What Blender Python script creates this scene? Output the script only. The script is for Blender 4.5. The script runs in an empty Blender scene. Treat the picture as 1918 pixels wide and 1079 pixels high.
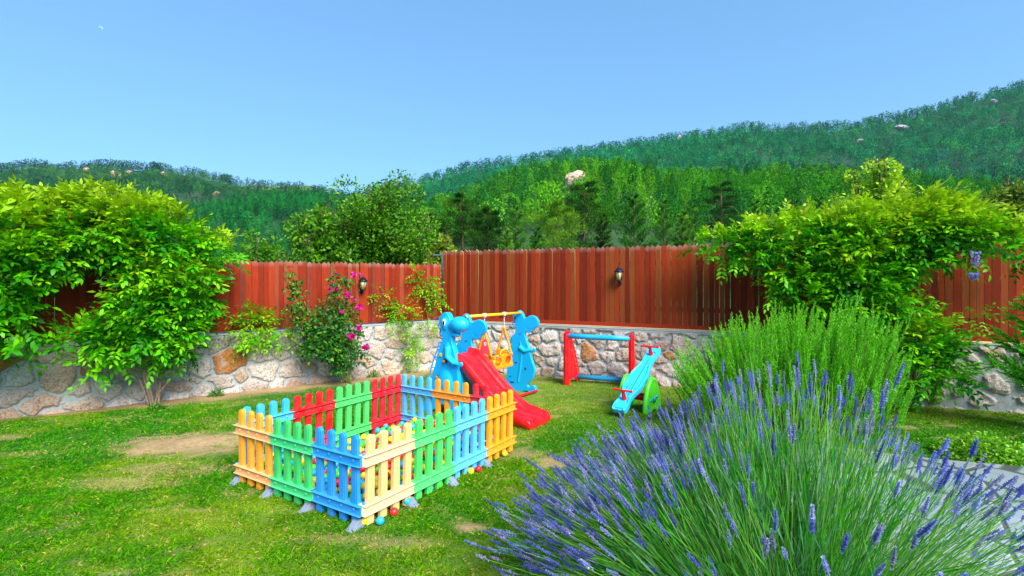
import bpy, bmesh, math, random
import numpy as np
from mathutils import Vector, Matrix
from mathutils.bvhtree import BVHTree

random.seed(7)
R = np.random.default_rng(11)
sc = bpy.context.scene
COL = sc.collection

# ---------------------------------------------------------------- camera, sky, sun, exposure
CAMZ, FPX, HOR = 1.65, 906.0, 520.0
cam = bpy.data.cameras.new("camera")
cam.sensor_width = 36.0
cam.lens = FPX / 1918.0 * 36.0
cam.shift_y = -(539.5 - HOR) / 1918.0 * -1.0 * -1.0
cam.clip_start, cam.clip_end = 0.05, 8000
camo = bpy.data.objects.new("camera", cam)
COL.objects.link(camo)
camo.location = (0, 0, CAMZ)
camo.rotation_euler = (math.radians(90), 0, 0)
sc.camera = camo

SUN_EL, SUN_AZ = math.radians(43), math.radians(148)      # azimuth clockwise from +Y (towards +X)
world = bpy.data.worlds.new("World")
sc.world = world
world.use_nodes = True
wt = world.node_tree
bg = wt.nodes["Background"]
sky = wt.nodes.new("ShaderNodeTexSky")
sky.sky_type = 'NISHITA'
sky.sun_disc = False
sky.sun_elevation = SUN_EL
sky.sun_rotation = SUN_AZ
sky.altitude = 300
sky.air_density = 1.0
sky.dust_density = 0.15
sky.ozone_density = 3.0
hs = wt.nodes.new("ShaderNodeHueSaturation")
hs.inputs["Hue"].default_value = 0.5
hs.inputs["Saturation"].default_value = 1.0
hs.inputs["Value"].default_value = 1.3
wt.links.new(sky.outputs[0], hs.inputs["Color"])
gm_ = wt.nodes.new('ShaderNodeGamma'); gm_.inputs[1].default_value = 0.5
tint = wt.nodes.new('ShaderNodeMix'); tint.data_type = 'RGBA'; tint.blend_type = 'MULTIPLY'; tint.inputs[0].default_value = 1.0
tint.inputs[7].default_value = (0.42, 0.72, 1.0, 1)
wt.links.new(hs.outputs[0], gm_.inputs[0]); wt.links.new(gm_.outputs[0], tint.inputs[6]); wt.links.new(tint.outputs[2], bg.inputs[0])
bg.inputs[1].default_value = 0.15

sun = bpy.data.lights.new("sun", 'SUN')
sun.energy = 2.7
sun.angle = math.radians(34)
sun.color = (1.0, 0.94, 0.82)
suno = bpy.data.objects.new("sun", sun)
COL.objects.link(suno)
sdir = Vector((math.sin(SUN_AZ) * math.cos(SUN_EL), math.cos(SUN_AZ) * math.cos(SUN_EL), math.sin(SUN_EL)))
suno.rotation_euler = sdir.to_track_quat('Z', 'Y').to_euler()
suno.location = (10, 10, 30)

sc.view_settings.view_transform = 'Standard'
sc.view_settings.look = 'None'
sc.view_settings.exposure = 1.6
sc.view_settings.gamma = 1
sc.render.engine = 'CYCLES'
sc.cycles.max_bounces = 6
sc.cycles.diffuse_bounces = 3
sc.cycles.transparent_max_bounces = 8
sc.cycles.volume_bounces = 0

# ---------------------------------------------------------------- small helpers
def lin(r, g, b):
    f = lambda c: (c / 255 / 12.92) if c / 255 <= 0.04045 else ((c / 255 + 0.055) / 1.055) ** 2.4
    return np.array([f(r), f(g), f(b)])

def ground_z(x, y):
    y = np.asarray(y, dtype=float)
    return np.where(y < 12, -0.025 * (y - 3.2), -0.22 - 0.004 * np.minimum(y - 12, 300))

def P(px, py, d):
    """a point seen at photo pixel (px,py) at distance d along the view"""
    return np.array([(px - 959) / FPX * d, d, CAMZ - (py - HOR) / FPX * d])

def GP(px, py):
    d = 1422.0 / (py - 542.65)
    return np.array([(px - 959) / FPX * d, d, -0.025 * (d - 3.2)])

def h01(i, j, s):
    v = np.sin(i * 127.1 + j * 311.7 + s * 74.7) * 43758.5453
    return v - np.floor(v)

def vnoise(x, y, s=0):
    x = np.asarray(x, float); y = np.asarray(y, float)
    i, j = np.floor(x), np.floor(y)
    u, v = x - i, y - j
    u, v = u * u * (3 - 2 * u), v * v * (3 - 2 * v)
    return ((h01(i, j, s) * (1 - u) + h01(i + 1, j, s) * u) * (1 - v) + (h01(i, j + 1, s) * (1 - u) + h01(i + 1, j + 1, s) * u) * v)

def fbm(x, y, s=0, o=4):
    t, a, n = 0, 0.5, 0
    for k in range(o):
        t = t + a * vnoise(x * 2 ** k, y * 2 ** k, s + k * 7); n += a; a *= 0.5
    return t / n

def sstep(a, b, x):
    t = np.clip((x - a) / (b - a), 0, 1)
    return t * t * (3 - 2 * t)

def nrm(v):
    v = np.asarray(v, float)
    return v / np.maximum(np.linalg.norm(v, axis=-1, keepdims=True), 1e-9)

def top_of(o):
    while o.parent:
        o = o.parent
    return o

def link(name, me, mat, parent=None, smooth=False):
    o = bpy.data.objects.new(name, me)
    COL.objects.link(o)
    for m in (mat if isinstance(mat, (list, tuple)) else [mat]):
        me.materials.append(m)
    if parent is not None:
        o.parent = parent
    if smooth:
        me.polygons.foreach_set("use_smooth", [True] * len(me.polygons))
    return o

def mesh_np(name, V, F, mat, parent=None, col=None, smooth=False, mi=None):
    """V (n,3) world coordinates; F list of index arrays (m,k); col (n,3)"""
    V = np.asarray(V, np.float32)
    if parent is not None:
        V = V - np.array(top_of(parent).location, np.float32)
    if not isinstance(F, list):
        F = [F]
    F = [np.asarray(f, np.int32) for f in F if len(f)]
    me = bpy.data.meshes.new(name)
    me.vertices.add(len(V)); me.vertices.foreach_set("co", V.ravel())
    loops = np.concatenate([f.ravel() for f in F])
    cnt = np.concatenate([np.full(len(f), f.shape[1], np.int32) for f in F])
    st = np.concatenate([[0], np.cumsum(cnt)[:-1]]).astype(np.int32)
    me.loops.add(len(loops)); me.loops.foreach_set("vertex_index", loops)
    me.polygons.add(len(cnt)); me.polygons.foreach_set("loop_start", st); me.polygons.foreach_set("loop_total", cnt)
    if mi is not None:
        me.polygons.foreach_set("material_index", np.asarray(mi, np.int32))
    me.update(calc_edges=True)
    if col is not None:
        a = me.color_attributes.new("Col", 'FLOAT_COLOR', 'POINT')
        c = np.ones((len(V), 4), np.float32); c[:, :3] = np.clip(col, 0, 1)
        a.data.foreach_set("color", c.ravel())
    return link(name, me, mat, parent, smooth)

class MB:
    """collects shapes and links them as ONE mesh"""
    def __init__(s):
        s.V, s.F, s.C, s.n, s.M = [], {}, [], 0, {}
    def add(s, V, F, col=(1, 1, 1), mi=0):
        V = np.asarray(V, float)
        s.V.append(V)
        c = np.asarray(col, float)
        s.C.append(np.broadcast_to(c, (len(V), 3)))
        for f in (F if isinstance(F, list) else [F]):
            f = np.asarray(f, int)
            if f.ndim == 1: f = f[None]
            s.F.setdefault(f.shape[1], []).append(f + s.n)
            s.M.setdefault(f.shape[1], []).append(np.full(len(f), mi))
        s.n += len(V)
    def box(s, c, size, ax=None, **k):
        """ax: 3x3 rows = local axes in world"""
        ax = np.eye(3) if ax is None else np.asarray(ax, float)
        h = np.asarray(size, float) / 2
        q = np.array([[x, y, z] for x in (-1, 1) for y in (-1, 1) for z in (-1, 1)]) * h
        s.add(np.asarray(c) + q @ ax, [[0, 1, 3, 2], [4, 6, 7, 5], [0, 4, 5, 1], [2, 3, 7, 6], [0, 2, 6, 4], [1, 5, 7, 3]] and np.array([[0, 1, 3, 2], [4, 6, 7, 5], [0, 4, 5, 1], [2, 3, 7, 6], [0, 2, 6, 4], [1, 5, 7, 3]]), **k)
    def tube(s, pts, rad, n=8, caps=True, **k):
        pts = np.asarray(pts, float); K = len(pts)
        rad = np.broadcast_to(np.asarray(rad, float), (K,))
        T = nrm(np.gradient(pts, axis=0))
        up = np.array([0, 0, 1.]) if abs(T[0][2]) < 0.9 else np.array([1., 0, 0])
        V = []
        for i in range(K):
            a = nrm(np.cross(T[i], up)); b = np.cross(a, T[i]); up = b
            th = np.arange(n) / n * 2 * np.pi
            V.append(pts[i] + rad[i] * (np.cos(th)[:, None] * a + np.sin(th)[:, None] * b))
        V = np.concatenate(V)
        F = [[i * n + j, i * n + (j + 1) % n, (i + 1) * n + (j + 1) % n, (i + 1) * n + j] for i in range(K - 1) for j in range(n)]
        s.add(V, np.array(F), **k)
        if caps:
            s.F.setdefault(n, []).append(np.array([list(range(n))[::-1]]) + s.n - len(V)); s.M.setdefault(n, []).append(np.array([k.get('mi', 0)]))
            s.F.setdefault(n, []).append(np.array([list(range(n))]) + s.n - n); s.M.setdefault(n, []).append(np.array([k.get('mi', 0)]))
    def ell(s, c, r, ax=None, nu=16, nv=10, **k):
        ax = np.eye(3) if ax is None else np.asarray(ax, float)
        r = np.broadcast_to(np.asarray(r, float), (3,))
        V = [[0, 0, 1]]
        for i in range(1, nv):
            for j in range(nu):
                t, p = math.pi * i / nv, 2 * math.pi * j / nu
                V.append([math.sin(t) * math.cos(p), math.sin(t) * math.sin(p), math.cos(t)])
        V.append([0, 0, -1])
        Q = [[1 + i * nu + j, 1 + (i + 1) * nu + j, 1 + (i + 1) * nu + (j + 1) % nu, 1 + i * nu + (j + 1) % nu] for i in range(nv - 2) for j in range(nu)]
        T = [[0, 1 + j, 1 + (j + 1) % nu] for j in range(nu)] + [[len(V) - 1, 1 + (nv - 2) * nu + (j + 1) % nu, 1 + (nv - 2) * nu + j] for j in range(nu)]
        s.add(np.asarray(c) + (np.array(V) * r) @ ax, [np.array(Q), np.array(T)], **k)
    def prism(s, out, o, u, v, w, t, **k):
        """outline out (n,2) in axes u,v at origin o, extruded +-t/2 along w"""
        out = np.asarray(out, float); n = len(out)
        a = np.asarray(o) + out[:, :1] * np.asarray(u) + out[:, 1:] * np.asarray(v)
        w = np.asarray(w, float)
        V = np.concatenate([a - w * t / 2, a + w * t / 2])
        sides = np.array([[i, (i + 1) % n, n + (i + 1) % n, n + i] for i in range(n)])
        s.add(V, [sides, np.array([list(range(n))[::-1]]), np.array([list(range(n, 2 * n))])], **k)
    def build(s, name, mat, parent=None, smooth=False, col=False, bevel=0, seg=2, remesh=0, solid=0, auto=False):
        F, M = [], []
        for k_ in s.F:
            F.append(np.concatenate(s.F[k_])); M.append(np.concatenate(s.M[k_]))
        o = mesh_np(name, np.concatenate(s.V), F, mat, parent, np.concatenate(s.C) if col else None, smooth, np.concatenate(M))
        if bevel or remesh or auto:
            bm = bmesh.new(); bm.from_mesh(o.data)
            bmesh.ops.recalc_face_normals(bm, faces=bm.faces); bm.to_mesh(o.data); bm.free()
        if solid:
            m = o.modifiers.new("s", 'SOLIDIFY'); m.thickness = solid; m.offset = 0
        if bevel:
            m = o.modifiers.new("b", 'BEVEL'); m.width = bevel; m.segments = seg; m.limit_method = 'ANGLE'; m.angle_limit = math.radians(40)
            m.harden_normals = False
        if remesh:
            m = o.modifiers.new("r", 'REMESH'); m.mode = 'VOXEL'; m.voxel_size = remesh; m.use_smooth_shade = True
            m = o.modifiers.new("sm", 'SMOOTH'); m.factor = 0.5; m.iterations = 5
        if bevel and smooth is False:
            o.data.polygons.foreach_set("use_smooth", [True] * len(o.data.polygons))
            m = o.modifiers.new("wn", 'WEIGHTED_NORMAL'); m.keep_sharp = True
        return o

def tag(o, label=None, cat=None, group=None, kind=None):
    if label: o['label'] = label
    if cat: o['category'] = cat
    if group: o['group'] = group
    if kind: o['kind'] = kind
    return o

def thing(name, loc, label, cat, group=None):
    o = bpy.data.objects.new(name, None)
    COL.objects.link(o)
    o.location = [float(c) for c in loc]
    o.empty_display_size = 0.2
    return tag(o, label, cat, group)

def smooth_outline(pts, sub=4, closed=True):
    p = np.asarray(pts, float); n = len(p); out = []
    for i in range(n if closed else n - 1):
        p0, p1, p2, p3 = [p[(i + k) % n] if closed else p[min(max(i + k, 0), n - 1)] for k in (-1, 0, 1, 2)]
        for t in np.arange(sub) / sub:
            out.append(0.5 * ((2 * p1) + (-p0 + p2) * t + (2 * p0 - 5 * p1 + 4 * p2 - p3) * t * t + (-p0 + 3 * p1 - 3 * p2 + p3) * t ** 3))
    if not closed: out.append(p[-1])
    return np.array(out)

# ---------------------------------------------------------------- materials
def newmat(name):
    m = bpy.data.materials.new(name); m.use_nodes = True
    nt = m.node_tree
    return m, nt, nt.nodes["Principled BSDF"]

def N(nt, t, **k):
    n = nt.nodes.new(t)
    for a, b in k.items():
        if a in n.inputs: n.inputs[a].default_value = b
        else: setattr(n, a, b)
    return n

def noise(nt, scale, detail=4, rough=0.6, coord='Object', vec=None):
    n = N(nt, "ShaderNodeTexNoise", Scale=scale, Detail=detail, Roughness=rough)
    if vec is None:
        tc = nt.nodes.new("ShaderNodeTexCoord"); vec = tc.outputs[coord]
    nt.links.new(vec, n.inputs["Vector"])
    return n

def ramp(nt, src, stops):
    r = nt.nodes.new("ShaderNodeValToRGB")
    e = r.color_ramp.elements
    while len(e) < len(stops): e.new(0.5)
    for x, (p_, c) in zip(e, stops):
        x.position = p_; x.color = (*c, 1) if len(c) == 3 else c
    nt.links.new(src, r.inputs[0])
    return r

def mixc(nt, fac, a, b, mode='MIX'):
    m = nt.nodes.new("ShaderNodeMix"); m.data_type = 'RGBA'; m.blend_type = mode
    for sock, v in ((m.inputs[0], fac), (m.inputs[6], a), (m.inputs[7], b)):
        if isinstance(v, (int, float)): sock.default_value = v
        elif isinstance(v, bpy.types.NodeSocket): nt.links.new(v, sock)
        else: sock.default_value = (*[float(c) for c in v], 1)
    return m.outputs[2]

def bump(nt, bs, h, strength, dist):
    b = N(nt, "ShaderNodeBump", Strength=strength, Distance=dist)
    nt.links.new(h, b.inputs["Height"]); nt.links.new(b.outputs[0], bs.inputs["Normal"])

def plastic(name, rgb, rough=0.38, fade=0.25):
    m, nt, bs = newmat(name)
    c = lin(*rgb)
    n1 = noise(nt, 9, 5)
    n2 = noise(nt, 60, 3)
    f = ramp(nt, n1.outputs[0], [(0.35, (0, 0, 0)), (0.75, (1, 1, 1))])
    pale = c * 0.82 + np.array([0.15, 0.15, 0.15])
    a = mixc(nt, f.outputs[0], c, c * (1 - fade) + pale * fade)
    g = ramp(nt, n2.outputs[0], [(0.55, (0, 0, 0)), (0.8, (0.35,) * 3)])
    a2 = mixc(nt, g.outputs[0], a, c * 0.65 + np.array([0.03, 0.025, 0.02]))
    nt.links.new(a2, bs.inputs["Base Color"])
    r = ramp(nt, n1.outputs[0], [(0.3, (rough - .06,) * 3), (0.8, (rough + .14,) * 3)])
    nt.links.new(r.outputs[0], bs.inputs["Roughness"])
    bump(nt, bs, n2.outputs[0], 0.08, 0.002)
    return m

def leafmat(name, trans=0.26, rough=0.42, spec=0.25):
    m, nt, bs = newmat(name)
    at = N(nt, "ShaderNodeAttribute", attribute_name="Col")
    nz = noise(nt, 3.0, 3)
    f = ramp(nt, nz.outputs[0], [(0.3, (0.82,) * 3), (0.7, (1.12,) * 3)])
    c = mixc(nt, 1.0, at.outputs["Color"], f.outputs[0], 'MULTIPLY')
    nt.links.new(c, bs.inputs["Base Color"])
    bs.inputs["Roughness"].default_value = rough
    bs.inputs["Specular IOR Level"].default_value = spec
    tr = nt.nodes.new("ShaderNodeBsdfTranslucent")
    nt.links.new(c, tr.inputs[0])
    mx = nt.nodes.new("ShaderNodeMixShader"); mx.inputs[0].default_value = trans
    nt.links.new(bs.outputs[0], mx.inputs[1]); nt.links.new(tr.outputs[0], mx.inputs[2])
    nt.links.new(mx.outputs[0], nt.nodes["Material Output"].inputs[0])
    return m

def simple(name, rgb, rough=0.5, metal=0.0, var=0.2, scale=20, bmp=0.0):
    m, nt, bs = newmat(name)
    c = lin(*rgb)
    n1 = noise(nt, scale, 5)
    r = ramp(nt, n1.outputs[0], [(0.3, tuple(c * (1 - var))), (0.7, tuple(np.minimum(c * (1 + var), 1)))])
    nt.links.new(r.outputs[0], bs.inputs["Base Color"])
    bs.inputs["Roughness"].default_value = rough
    bs.inputs["Metallic"].default_value = metal
    if bmp: bump(nt, bs, n1.outputs[0], bmp, 0.01)
    return m

M = {}
M['leaf'] = leafmat('leaf', 0.36)
M['leaf_far'] = leafmat('leaf_far', 0.22, 0.8, 0.02)
M['grass'] = leafmat('grass_blade', 0.35, 0.6, 0.08)
M['petal'] = leafmat('petal', 0.42, 0.6, 0.15)
M['bark'] = simple('bark', (150, 128, 110), 0.85, 0, 0.35, 25, 0.5)
M['bark_dark'] = simple('bark_dark', (95, 75, 60), 0.9, 0, 0.35, 12, 0.5)
M['stem'] = simple('stem', (120, 140, 60), 0.7, 0, 0.25, 20)
M['black'] = simple('lantern_black', (20, 24, 40), 0.35, 0.2, 0.2, 30)
M['galv'] = simple('galvanised_steel', (84, 104, 122), 0.5, 0.2, 0.15, 30)
M['foot'] = simple('grey_plastic', (128, 140, 162), 0.5, 0, 0.1, 8)
M['dark'] = simple('dark_hole', (50, 40, 30), 0.8)
M['rope'] = simple('rope', (215, 210, 205), 0.8)
M['eye_white'] = simple('eye_white', (245, 245, 245), 0.3, 0, 0.02)
M['eye_black'] = simple('eye_black', (12, 14, 25), 0.3, 0, 0.02)
M['dino'] = plastic('blue_toy_plastic', (0, 176, 244), 0.36, 0.05)
M['slide_red'] = plastic('red_toy_plastic', (238, 8, 22), 0.28, 0.10)
M['orange'] = plastic('orange_toy_plastic', (252, 150, 8), 0.35, 0.12)
M['yellow'] = plastic('yellow_toy_plastic', (245, 195, 15), 0.35, 0.12)
M['pink'] = plastic('pink_red_plastic', (238, 40, 75), 0.35, 0.15)
M['lightblue'] = plastic('light_blue_plastic', (40, 195, 240), 0.3, 0.15)
M['bar_blue'] = plastic('bar_blue_plastic', (25, 165, 225), 0.33, 0.12)
M['lime'] = plastic('lime_plastic', (80, 222, 45), 0.33, 0.15)

def attr_mat(name, rough=0.8, nscale=18, var=0.3, bs_=0.4, bd=0.006, detail=6):
    m, nt, bs = newmat(name)
    at = N(nt, "ShaderNodeAttribute", attribute_name="Col")
    nz = noise(nt, nscale, detail, 0.7)
    f = ramp(nt, nz.outputs[0], [(0.3, (1 - var,) * 3), (0.7, (1 + var,) * 3)])
    c = mixc(nt, 1.0, at.outputs["Color"], f.outputs[0], 'MULTIPLY')
    nt.links.new(c, bs.inputs["Base Color"])
    bs.inputs["Roughness"].default_value = rough
    bump(nt, bs, nz.outputs[0], bs_, bd)
    return m, nt, bs

M['lawn'] = attr_mat('lawn_soil', 0.95, 30, 0.35, 0.5, 0.02)[0]
M['rock'] = attr_mat('rock', 0.9, 0.6, 0.3, 0.6, 0.4)[0]
M['terrain'] = attr_mat('terrain', 0.95, 0.05, 0.35, 0.1, 1)[0]

# stained fence timber: grain stretched along the boards, flecks of wear
def wood_mat():
    m, nt, bs = newmat('stained_timber')
    at = N(nt, "ShaderNodeAttribute", attribute_name="Col")
    tc = nt.nodes.new("ShaderNodeTexCoord")
    mp = nt.nodes.new("ShaderNodeMapping"); mp.inputs["Scale"].default_value = (1, 1, 0.06)
    nt.links.new(tc.outputs["Object"], mp.inputs[0])
    g = noise(nt, 90, 5, 0.65, vec=mp.outputs[0])
    f = ramp(nt, g.outputs[0], [(0.25, (0.66,) * 3), (0.5, (1.0,) * 3), (0.8, (1.25,) * 3)])
    c = mixc(nt, 1.0, at.outputs["Color"], f.outputs[0], 'MULTIPLY')
    mp2 = nt.nodes.new("ShaderNodeMapping"); mp2.inputs["Scale"].default_value = (1, 1, 0.35)
    nt.links.new(tc.outputs["Object"], mp2.inputs[0])
    sp = noise(nt, 42, 3, 0.5, vec=mp2.outputs[0])
    sf = ramp(nt, sp.outputs[0], [(0.70, (0, 0, 0)), (0.76, (.8, .8, .8))])
    big = noise(nt, 2.2, 3)
    bf = ramp(nt, big.outputs[0], [(0.45, (0, 0, 0)), (0.65, (0.75,) * 3)])
    k = nt.nodes.new("ShaderNodeMath"); k.operation = 'MULTIPLY'
    nt.links.new(sf.outputs[0], k.inputs[0]); nt.links.new(bf.outputs[0], k.inputs[1])
    c2 = mixc(nt, k.outputs[0], c, lin(190, 150, 130))
    kn = N(nt, "ShaderNodeTexVoronoi", Scale=6.0)
    nt.links.new(mp2.outputs[0], kn.inputs["Vector"])
    kf = ramp(nt, kn.outputs[0], [(0.03, (1, 1, 1)), (0.06, (0, 0, 0))])
    c3 = mixc(nt, kf.outputs[0], c2, lin(60, 22, 14))
    nt.links.new(c3, bs.inputs["Base Color"])
    bs.inputs["Roughness"].default_value = 0.7
    bs.inputs['Specular IOR Level'].default_value = .12
    bump(nt, bs, g.outputs[0], 0.35, 0.003)
    return m
M['wood'] = wood_mat()

# rubble wall: attribute colour per stone, alpha-like attribute 'mort' says mortar
def stone_mat():
    m, nt, bs = newmat('rubble_stone')
    at = N(nt, "ShaderNodeAttribute", attribute_name="Col")
    mo = N(nt, "ShaderNodeAttribute", attribute_name="stone")
    tc = nt.nodes.new("ShaderNodeTexCoord")
    n1 = noise(nt, 11, 6, 0.7, vec=tc.outputs["Object"])
    n2 = noise(nt, 38, 6, 0.75, vec=tc.outputs["Object"])
    n3 = noise(nt, 5, 4, 0.6, vec=tc.outputs["Object"])
    f = ramp(nt, n2.outputs[0], [(0.32, (0.30, 0.19, 0.13)), (0.44, (0.78, .68, .6)), (0.52, (1.0,) * 3), (0.70, (1.25, 1.23, 1.2))])
    st = mixc(nt, 1.0, at.outputs["Color"], f.outputs[0], 'MULTIPLY')
    rf = ramp(nt, n1.outputs[0], [(0.56, (0, 0, 0)), (0.72, (0.5,) * 3)])
    st = mixc(nt, rf.outputs[0], st, lin(172, 112, 78))
    wf = ramp(nt, n3.outputs[0], [(0.55, (0, 0, 0)), (0.72, (0.6,) * 3)])
    st = mixc(nt, wf.outputs[0], st, lin(214, 208, 204))
    mf = ramp(nt, n2.outputs[0], [(0.3, tuple(lin(142, 147, 149))), (0.7, tuple(lin(180, 183, 184)))])
    c = mixc(nt, mo.outputs["Fac"], mf.outputs[0], st)
    nt.links.new(c, bs.inputs["Base Color"])
    bs.inputs["Roughness"].default_value = 0.9
    mm = nt.nodes.new("ShaderNodeMath"); mm.operation = 'MULTIPLY_ADD'; mm.inputs[1].default_value = 0.8; mm.inputs[2].default_value = 0.2
    nt.links.new(mo.outputs["Fac"], mm.inputs[0])
    m2 = nt.nodes.new("ShaderNodeMath"); m2.operation = 'MULTIPLY'
    nt.links.new(n2.outputs[0], m2.inputs[0]); nt.links.new(mm.outputs[0], m2.inputs[1])
    bump(nt, bs, m2.outputs[0], 1.0, 0.035)
    return m
M['stone'] = stone_mat()

# ---------------------------------------------------------------- walls' lines
CORNER = np.array([-1.43, 9.65])
LD = nrm(np.array([-4.77, -3.78]))      # from corner towards the left end
RD = nrm(np.array([7.91, -3.53]))       # from corner towards the right end
LN = np.array([LD[1], -LD[0]]) * -1     # normals facing the garden
if LN @ np.array([0, -1]) < 0: LN = -LN
RN = np.array([RD[1], -RD[0]])
if RN @ np.array([0, -1]) < 0: RN = -RN

def on_wall(px, D):
    k = (px - 959) / FPX
    # CORNER + s*D with X = k*Y
    return (k * CORNER[1] - CORNER[0]) / (D[0] - k * D[1])
def wallpt(px, D, off=0.0, z=0.0):
    s_ = on_wall(px, D)
    p_ = CORNER + s_ * D + (LN if D is LD else RN) * off
    return np.array([p_[0], p_[1], z])

# ---------------------------------------------------------------- ground (one sheet)
PATH_POLY = np.array([(1.75, -1.0), (1.55, 2.2), (1.9, 3.9), (2.75, 4.75), (3.2, 4.72), (3.7, 4.45), (4.45, 4.2), (6.5, 3.6), (8.5, 3.0), (8.5, -1.0)])
def in_poly(x, y, poly):
    x = np.asarray(x); y = np.asarray(y); inside = np.zeros(x.shape, bool)
    j = len(poly) - 1
    for i in range(len(poly)):
        xi, yi = poly[i]; xj, yj = poly[j]
        c = ((yi > y) != (yj > y)) & (x < (xj - xi) * (y - yi) / (yj - yi + 1e-12) + xi)
        inside ^= c; j = i
    return inside

def wall_dist(x, y):
    a = (x - CORNER[0]) * LN[0] + (y - CORNER[1]) * LN[1]
    b = (x - CORNER[0]) * RN[0] + (y - CORNER[1]) * RN[1]
    return a, b
DRY = [(GP(375, 830), 0.95, 0.5, 1.0), (GP(330, 880), 0.7, 0.25, 0.55), (GP(885, 990), 0.13, 0.1, 1.0), (GP(1040, 868), 0.25, 0.18, 0.8), (GP(1250, 720), 0.7, 0.5, 0.4),
       (GP(240, 905), 0.6, 0.18, 0.5), (GP(640, 1010), 0.4, 0.08, 0.35), (GP(60, 850), 0.5, 0.12, 0.45), (GP(20, 820), 0.4, 0.15, 0.5), (GP(750, 1020), 0.35, 0.12, 0.45), (GP(560, 960), 0.3, 0.06, 0.3), (GP(960, 850), .4, .2, .5)]
def soil_mask(x, y):
    a, b = wall_dist(x, y)
    w = np.minimum(a, b * 1.6)
    n = fbm(x * 2.2, y * 2.2, 3)
    strip_w = 0.14 + 0.36 * sstep(5.2, 7.5, y) * (a < b)
    m = 1 - sstep(strip_w * 0.6, strip_w * 1.5, w + (n - 0.5) * 0.5)
    m = np.where(b < a, m * sstep(7.5, 8.6, y) * 0.9 + m * 0.15, m)
    for c, rx, ry, k in DRY:
        d = ((x - c[0]) / rx) ** 2 + ((y - c[1]) / ry) ** 2
        m = np.maximum(m, k * sstep(.25, .75, np.exp(-d * 1.1) * (0.35 + 1.1 * n) + (fbm(x * 13, y * 17, 51) - .5) * .7 * np.exp(-d * .5)))
    th = fbm(x * 5.5 + 3, y * 9, 41)
    m = np.maximum(m, sstep(.60, .74, th) * .55 * sstep(.35, .6, fbm(x * .8, y * .8, 15)))
    return np.clip(m, 0, 1)
def yellow_mask(x, y):
    n = fbm(x * 0.9 + 5, y * 0.9, 9)
    n2 = fbm(x * 4, y * 4, 19)
    base = sstep(0.42, 0.66, n * 0.7 + n2 * 0.3)
    back = sstep(5.0, 6.5, y) * 0.55 * (x > -1.5)
    left = np.exp(-(((x + 1.9) / 1.3) ** 2 + ((y - 3.2) / 0.7) ** 2)) * 0.35
    n3 = fbm(x * 7, y * 11, 29)
    return np.clip((base * 0.6 + back + left) * (.55 + .9 * n3) + sstep(.56, .72, n3) * .35, 0, 1)

def geo(a, b, n):
    return np.geomspace(a, b, n)
gx = np.concatenate([-geo(10, 6000, 24)[::-1], np.arange(-9.9, 9.95, 0.06), geo(10, 6000, 24)])
gy = np.concatenate([-geo(1.1, 300, 10)[::-1], np.arange(-1, 12, 0.06), geo(12.1, 7000, 30)])
GX, GY = np.meshgrid(gx, gy)
GZ = ground_z(GX, GY) + np.where((GY < 12) & (np.abs(GX) < 10), (fbm(GX * 3, GY * 3, 1) - 0.5) * 0.02, 0)
gm, ym = soil_mask(GX, GY), yellow_mask(GX, GY)
dk, yl, so = lin(48, 96, 10), lin(104, 126, 18), lin(182, 152, 108)
dirt2 = lin(140, 112, 82)
nn = fbm(GX * 6, GY * 6, 5)[..., None]
gc = dk * (1 - ym[..., None]) + yl * ym[..., None]
gc = gc * (1 - gm[..., None]) + (so * nn + dirt2 * (1 - nn)) * gm[..., None]
outer = (GY > 11) | (np.abs(GX) > 9.5)
gc = np.where(outer[..., None], lin(50, 85, 30), gc)
ny, nx = GX.shape
idx = np.arange(ny * nx).reshape(ny, nx)
F = np.stack([idx[:-1, :-1], idx[:-1, 1:], idx[1:, 1:], idx[1:, :-1]], -1).reshape(-1, 4)
g = mesh_np('ground', np.stack([GX, GY, GZ], -1).reshape(-1, 3), F, M['lawn'], None, gc.reshape(-1, 3), True)
tag(g, 'lawn ground of the fenced garden', kind='structure')

# pale stone path at the right, irregular slabs with joints
pm, pnt, pbs = newmat('pale_flagstone')
vt = N(pnt, "ShaderNodeTexVoronoi", Scale=1.7); vt.feature = 'DISTANCE_TO_EDGE'
tcp = pnt.nodes.new("ShaderNodeTexCoord"); pnt.links.new(tcp.outputs["Object"], vt.inputs["Vector"])
jr = ramp(pnt, vt.outputs[0], [(0.015, (0, 0, 0)), (0.03, (1, 1, 1))])
pn = noise(pnt, 6, 6)
pc = ramp(pnt, pn.outputs[0], [(0.3, tuple(lin(216, 215, 220))), (0.7, tuple(lin(242, 240, 242)))])
pnt.links.new(mixc(pnt, jr.outputs[0], lin(130, 128, 122), pc.outputs[0]), pbs.inputs["Base Color"])
pbs.inputs["Roughness"].default_value = 0.75
bump(pnt, pbs, jr.outputs[0], 0.5, 0.01)
pp = smooth_outline(PATH_POLY, 5)
mb = MB()
nP = len(pp)
Vt = np.column_stack([pp, ground_z(pp[:, 0], pp[:, 1]) + 0.035]); Vb = Vt - np.array([0, 0, 0.12])
mb.add(np.concatenate([Vt, Vb]), [np.array([list(range(nP))]), np.array([[i, (i + 1) % nP, nP + (i + 1) % nP, nP + i] for i in range(nP)])])
path = mb.build('path', pm, auto=True)
tag(path, kind='structure')

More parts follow.
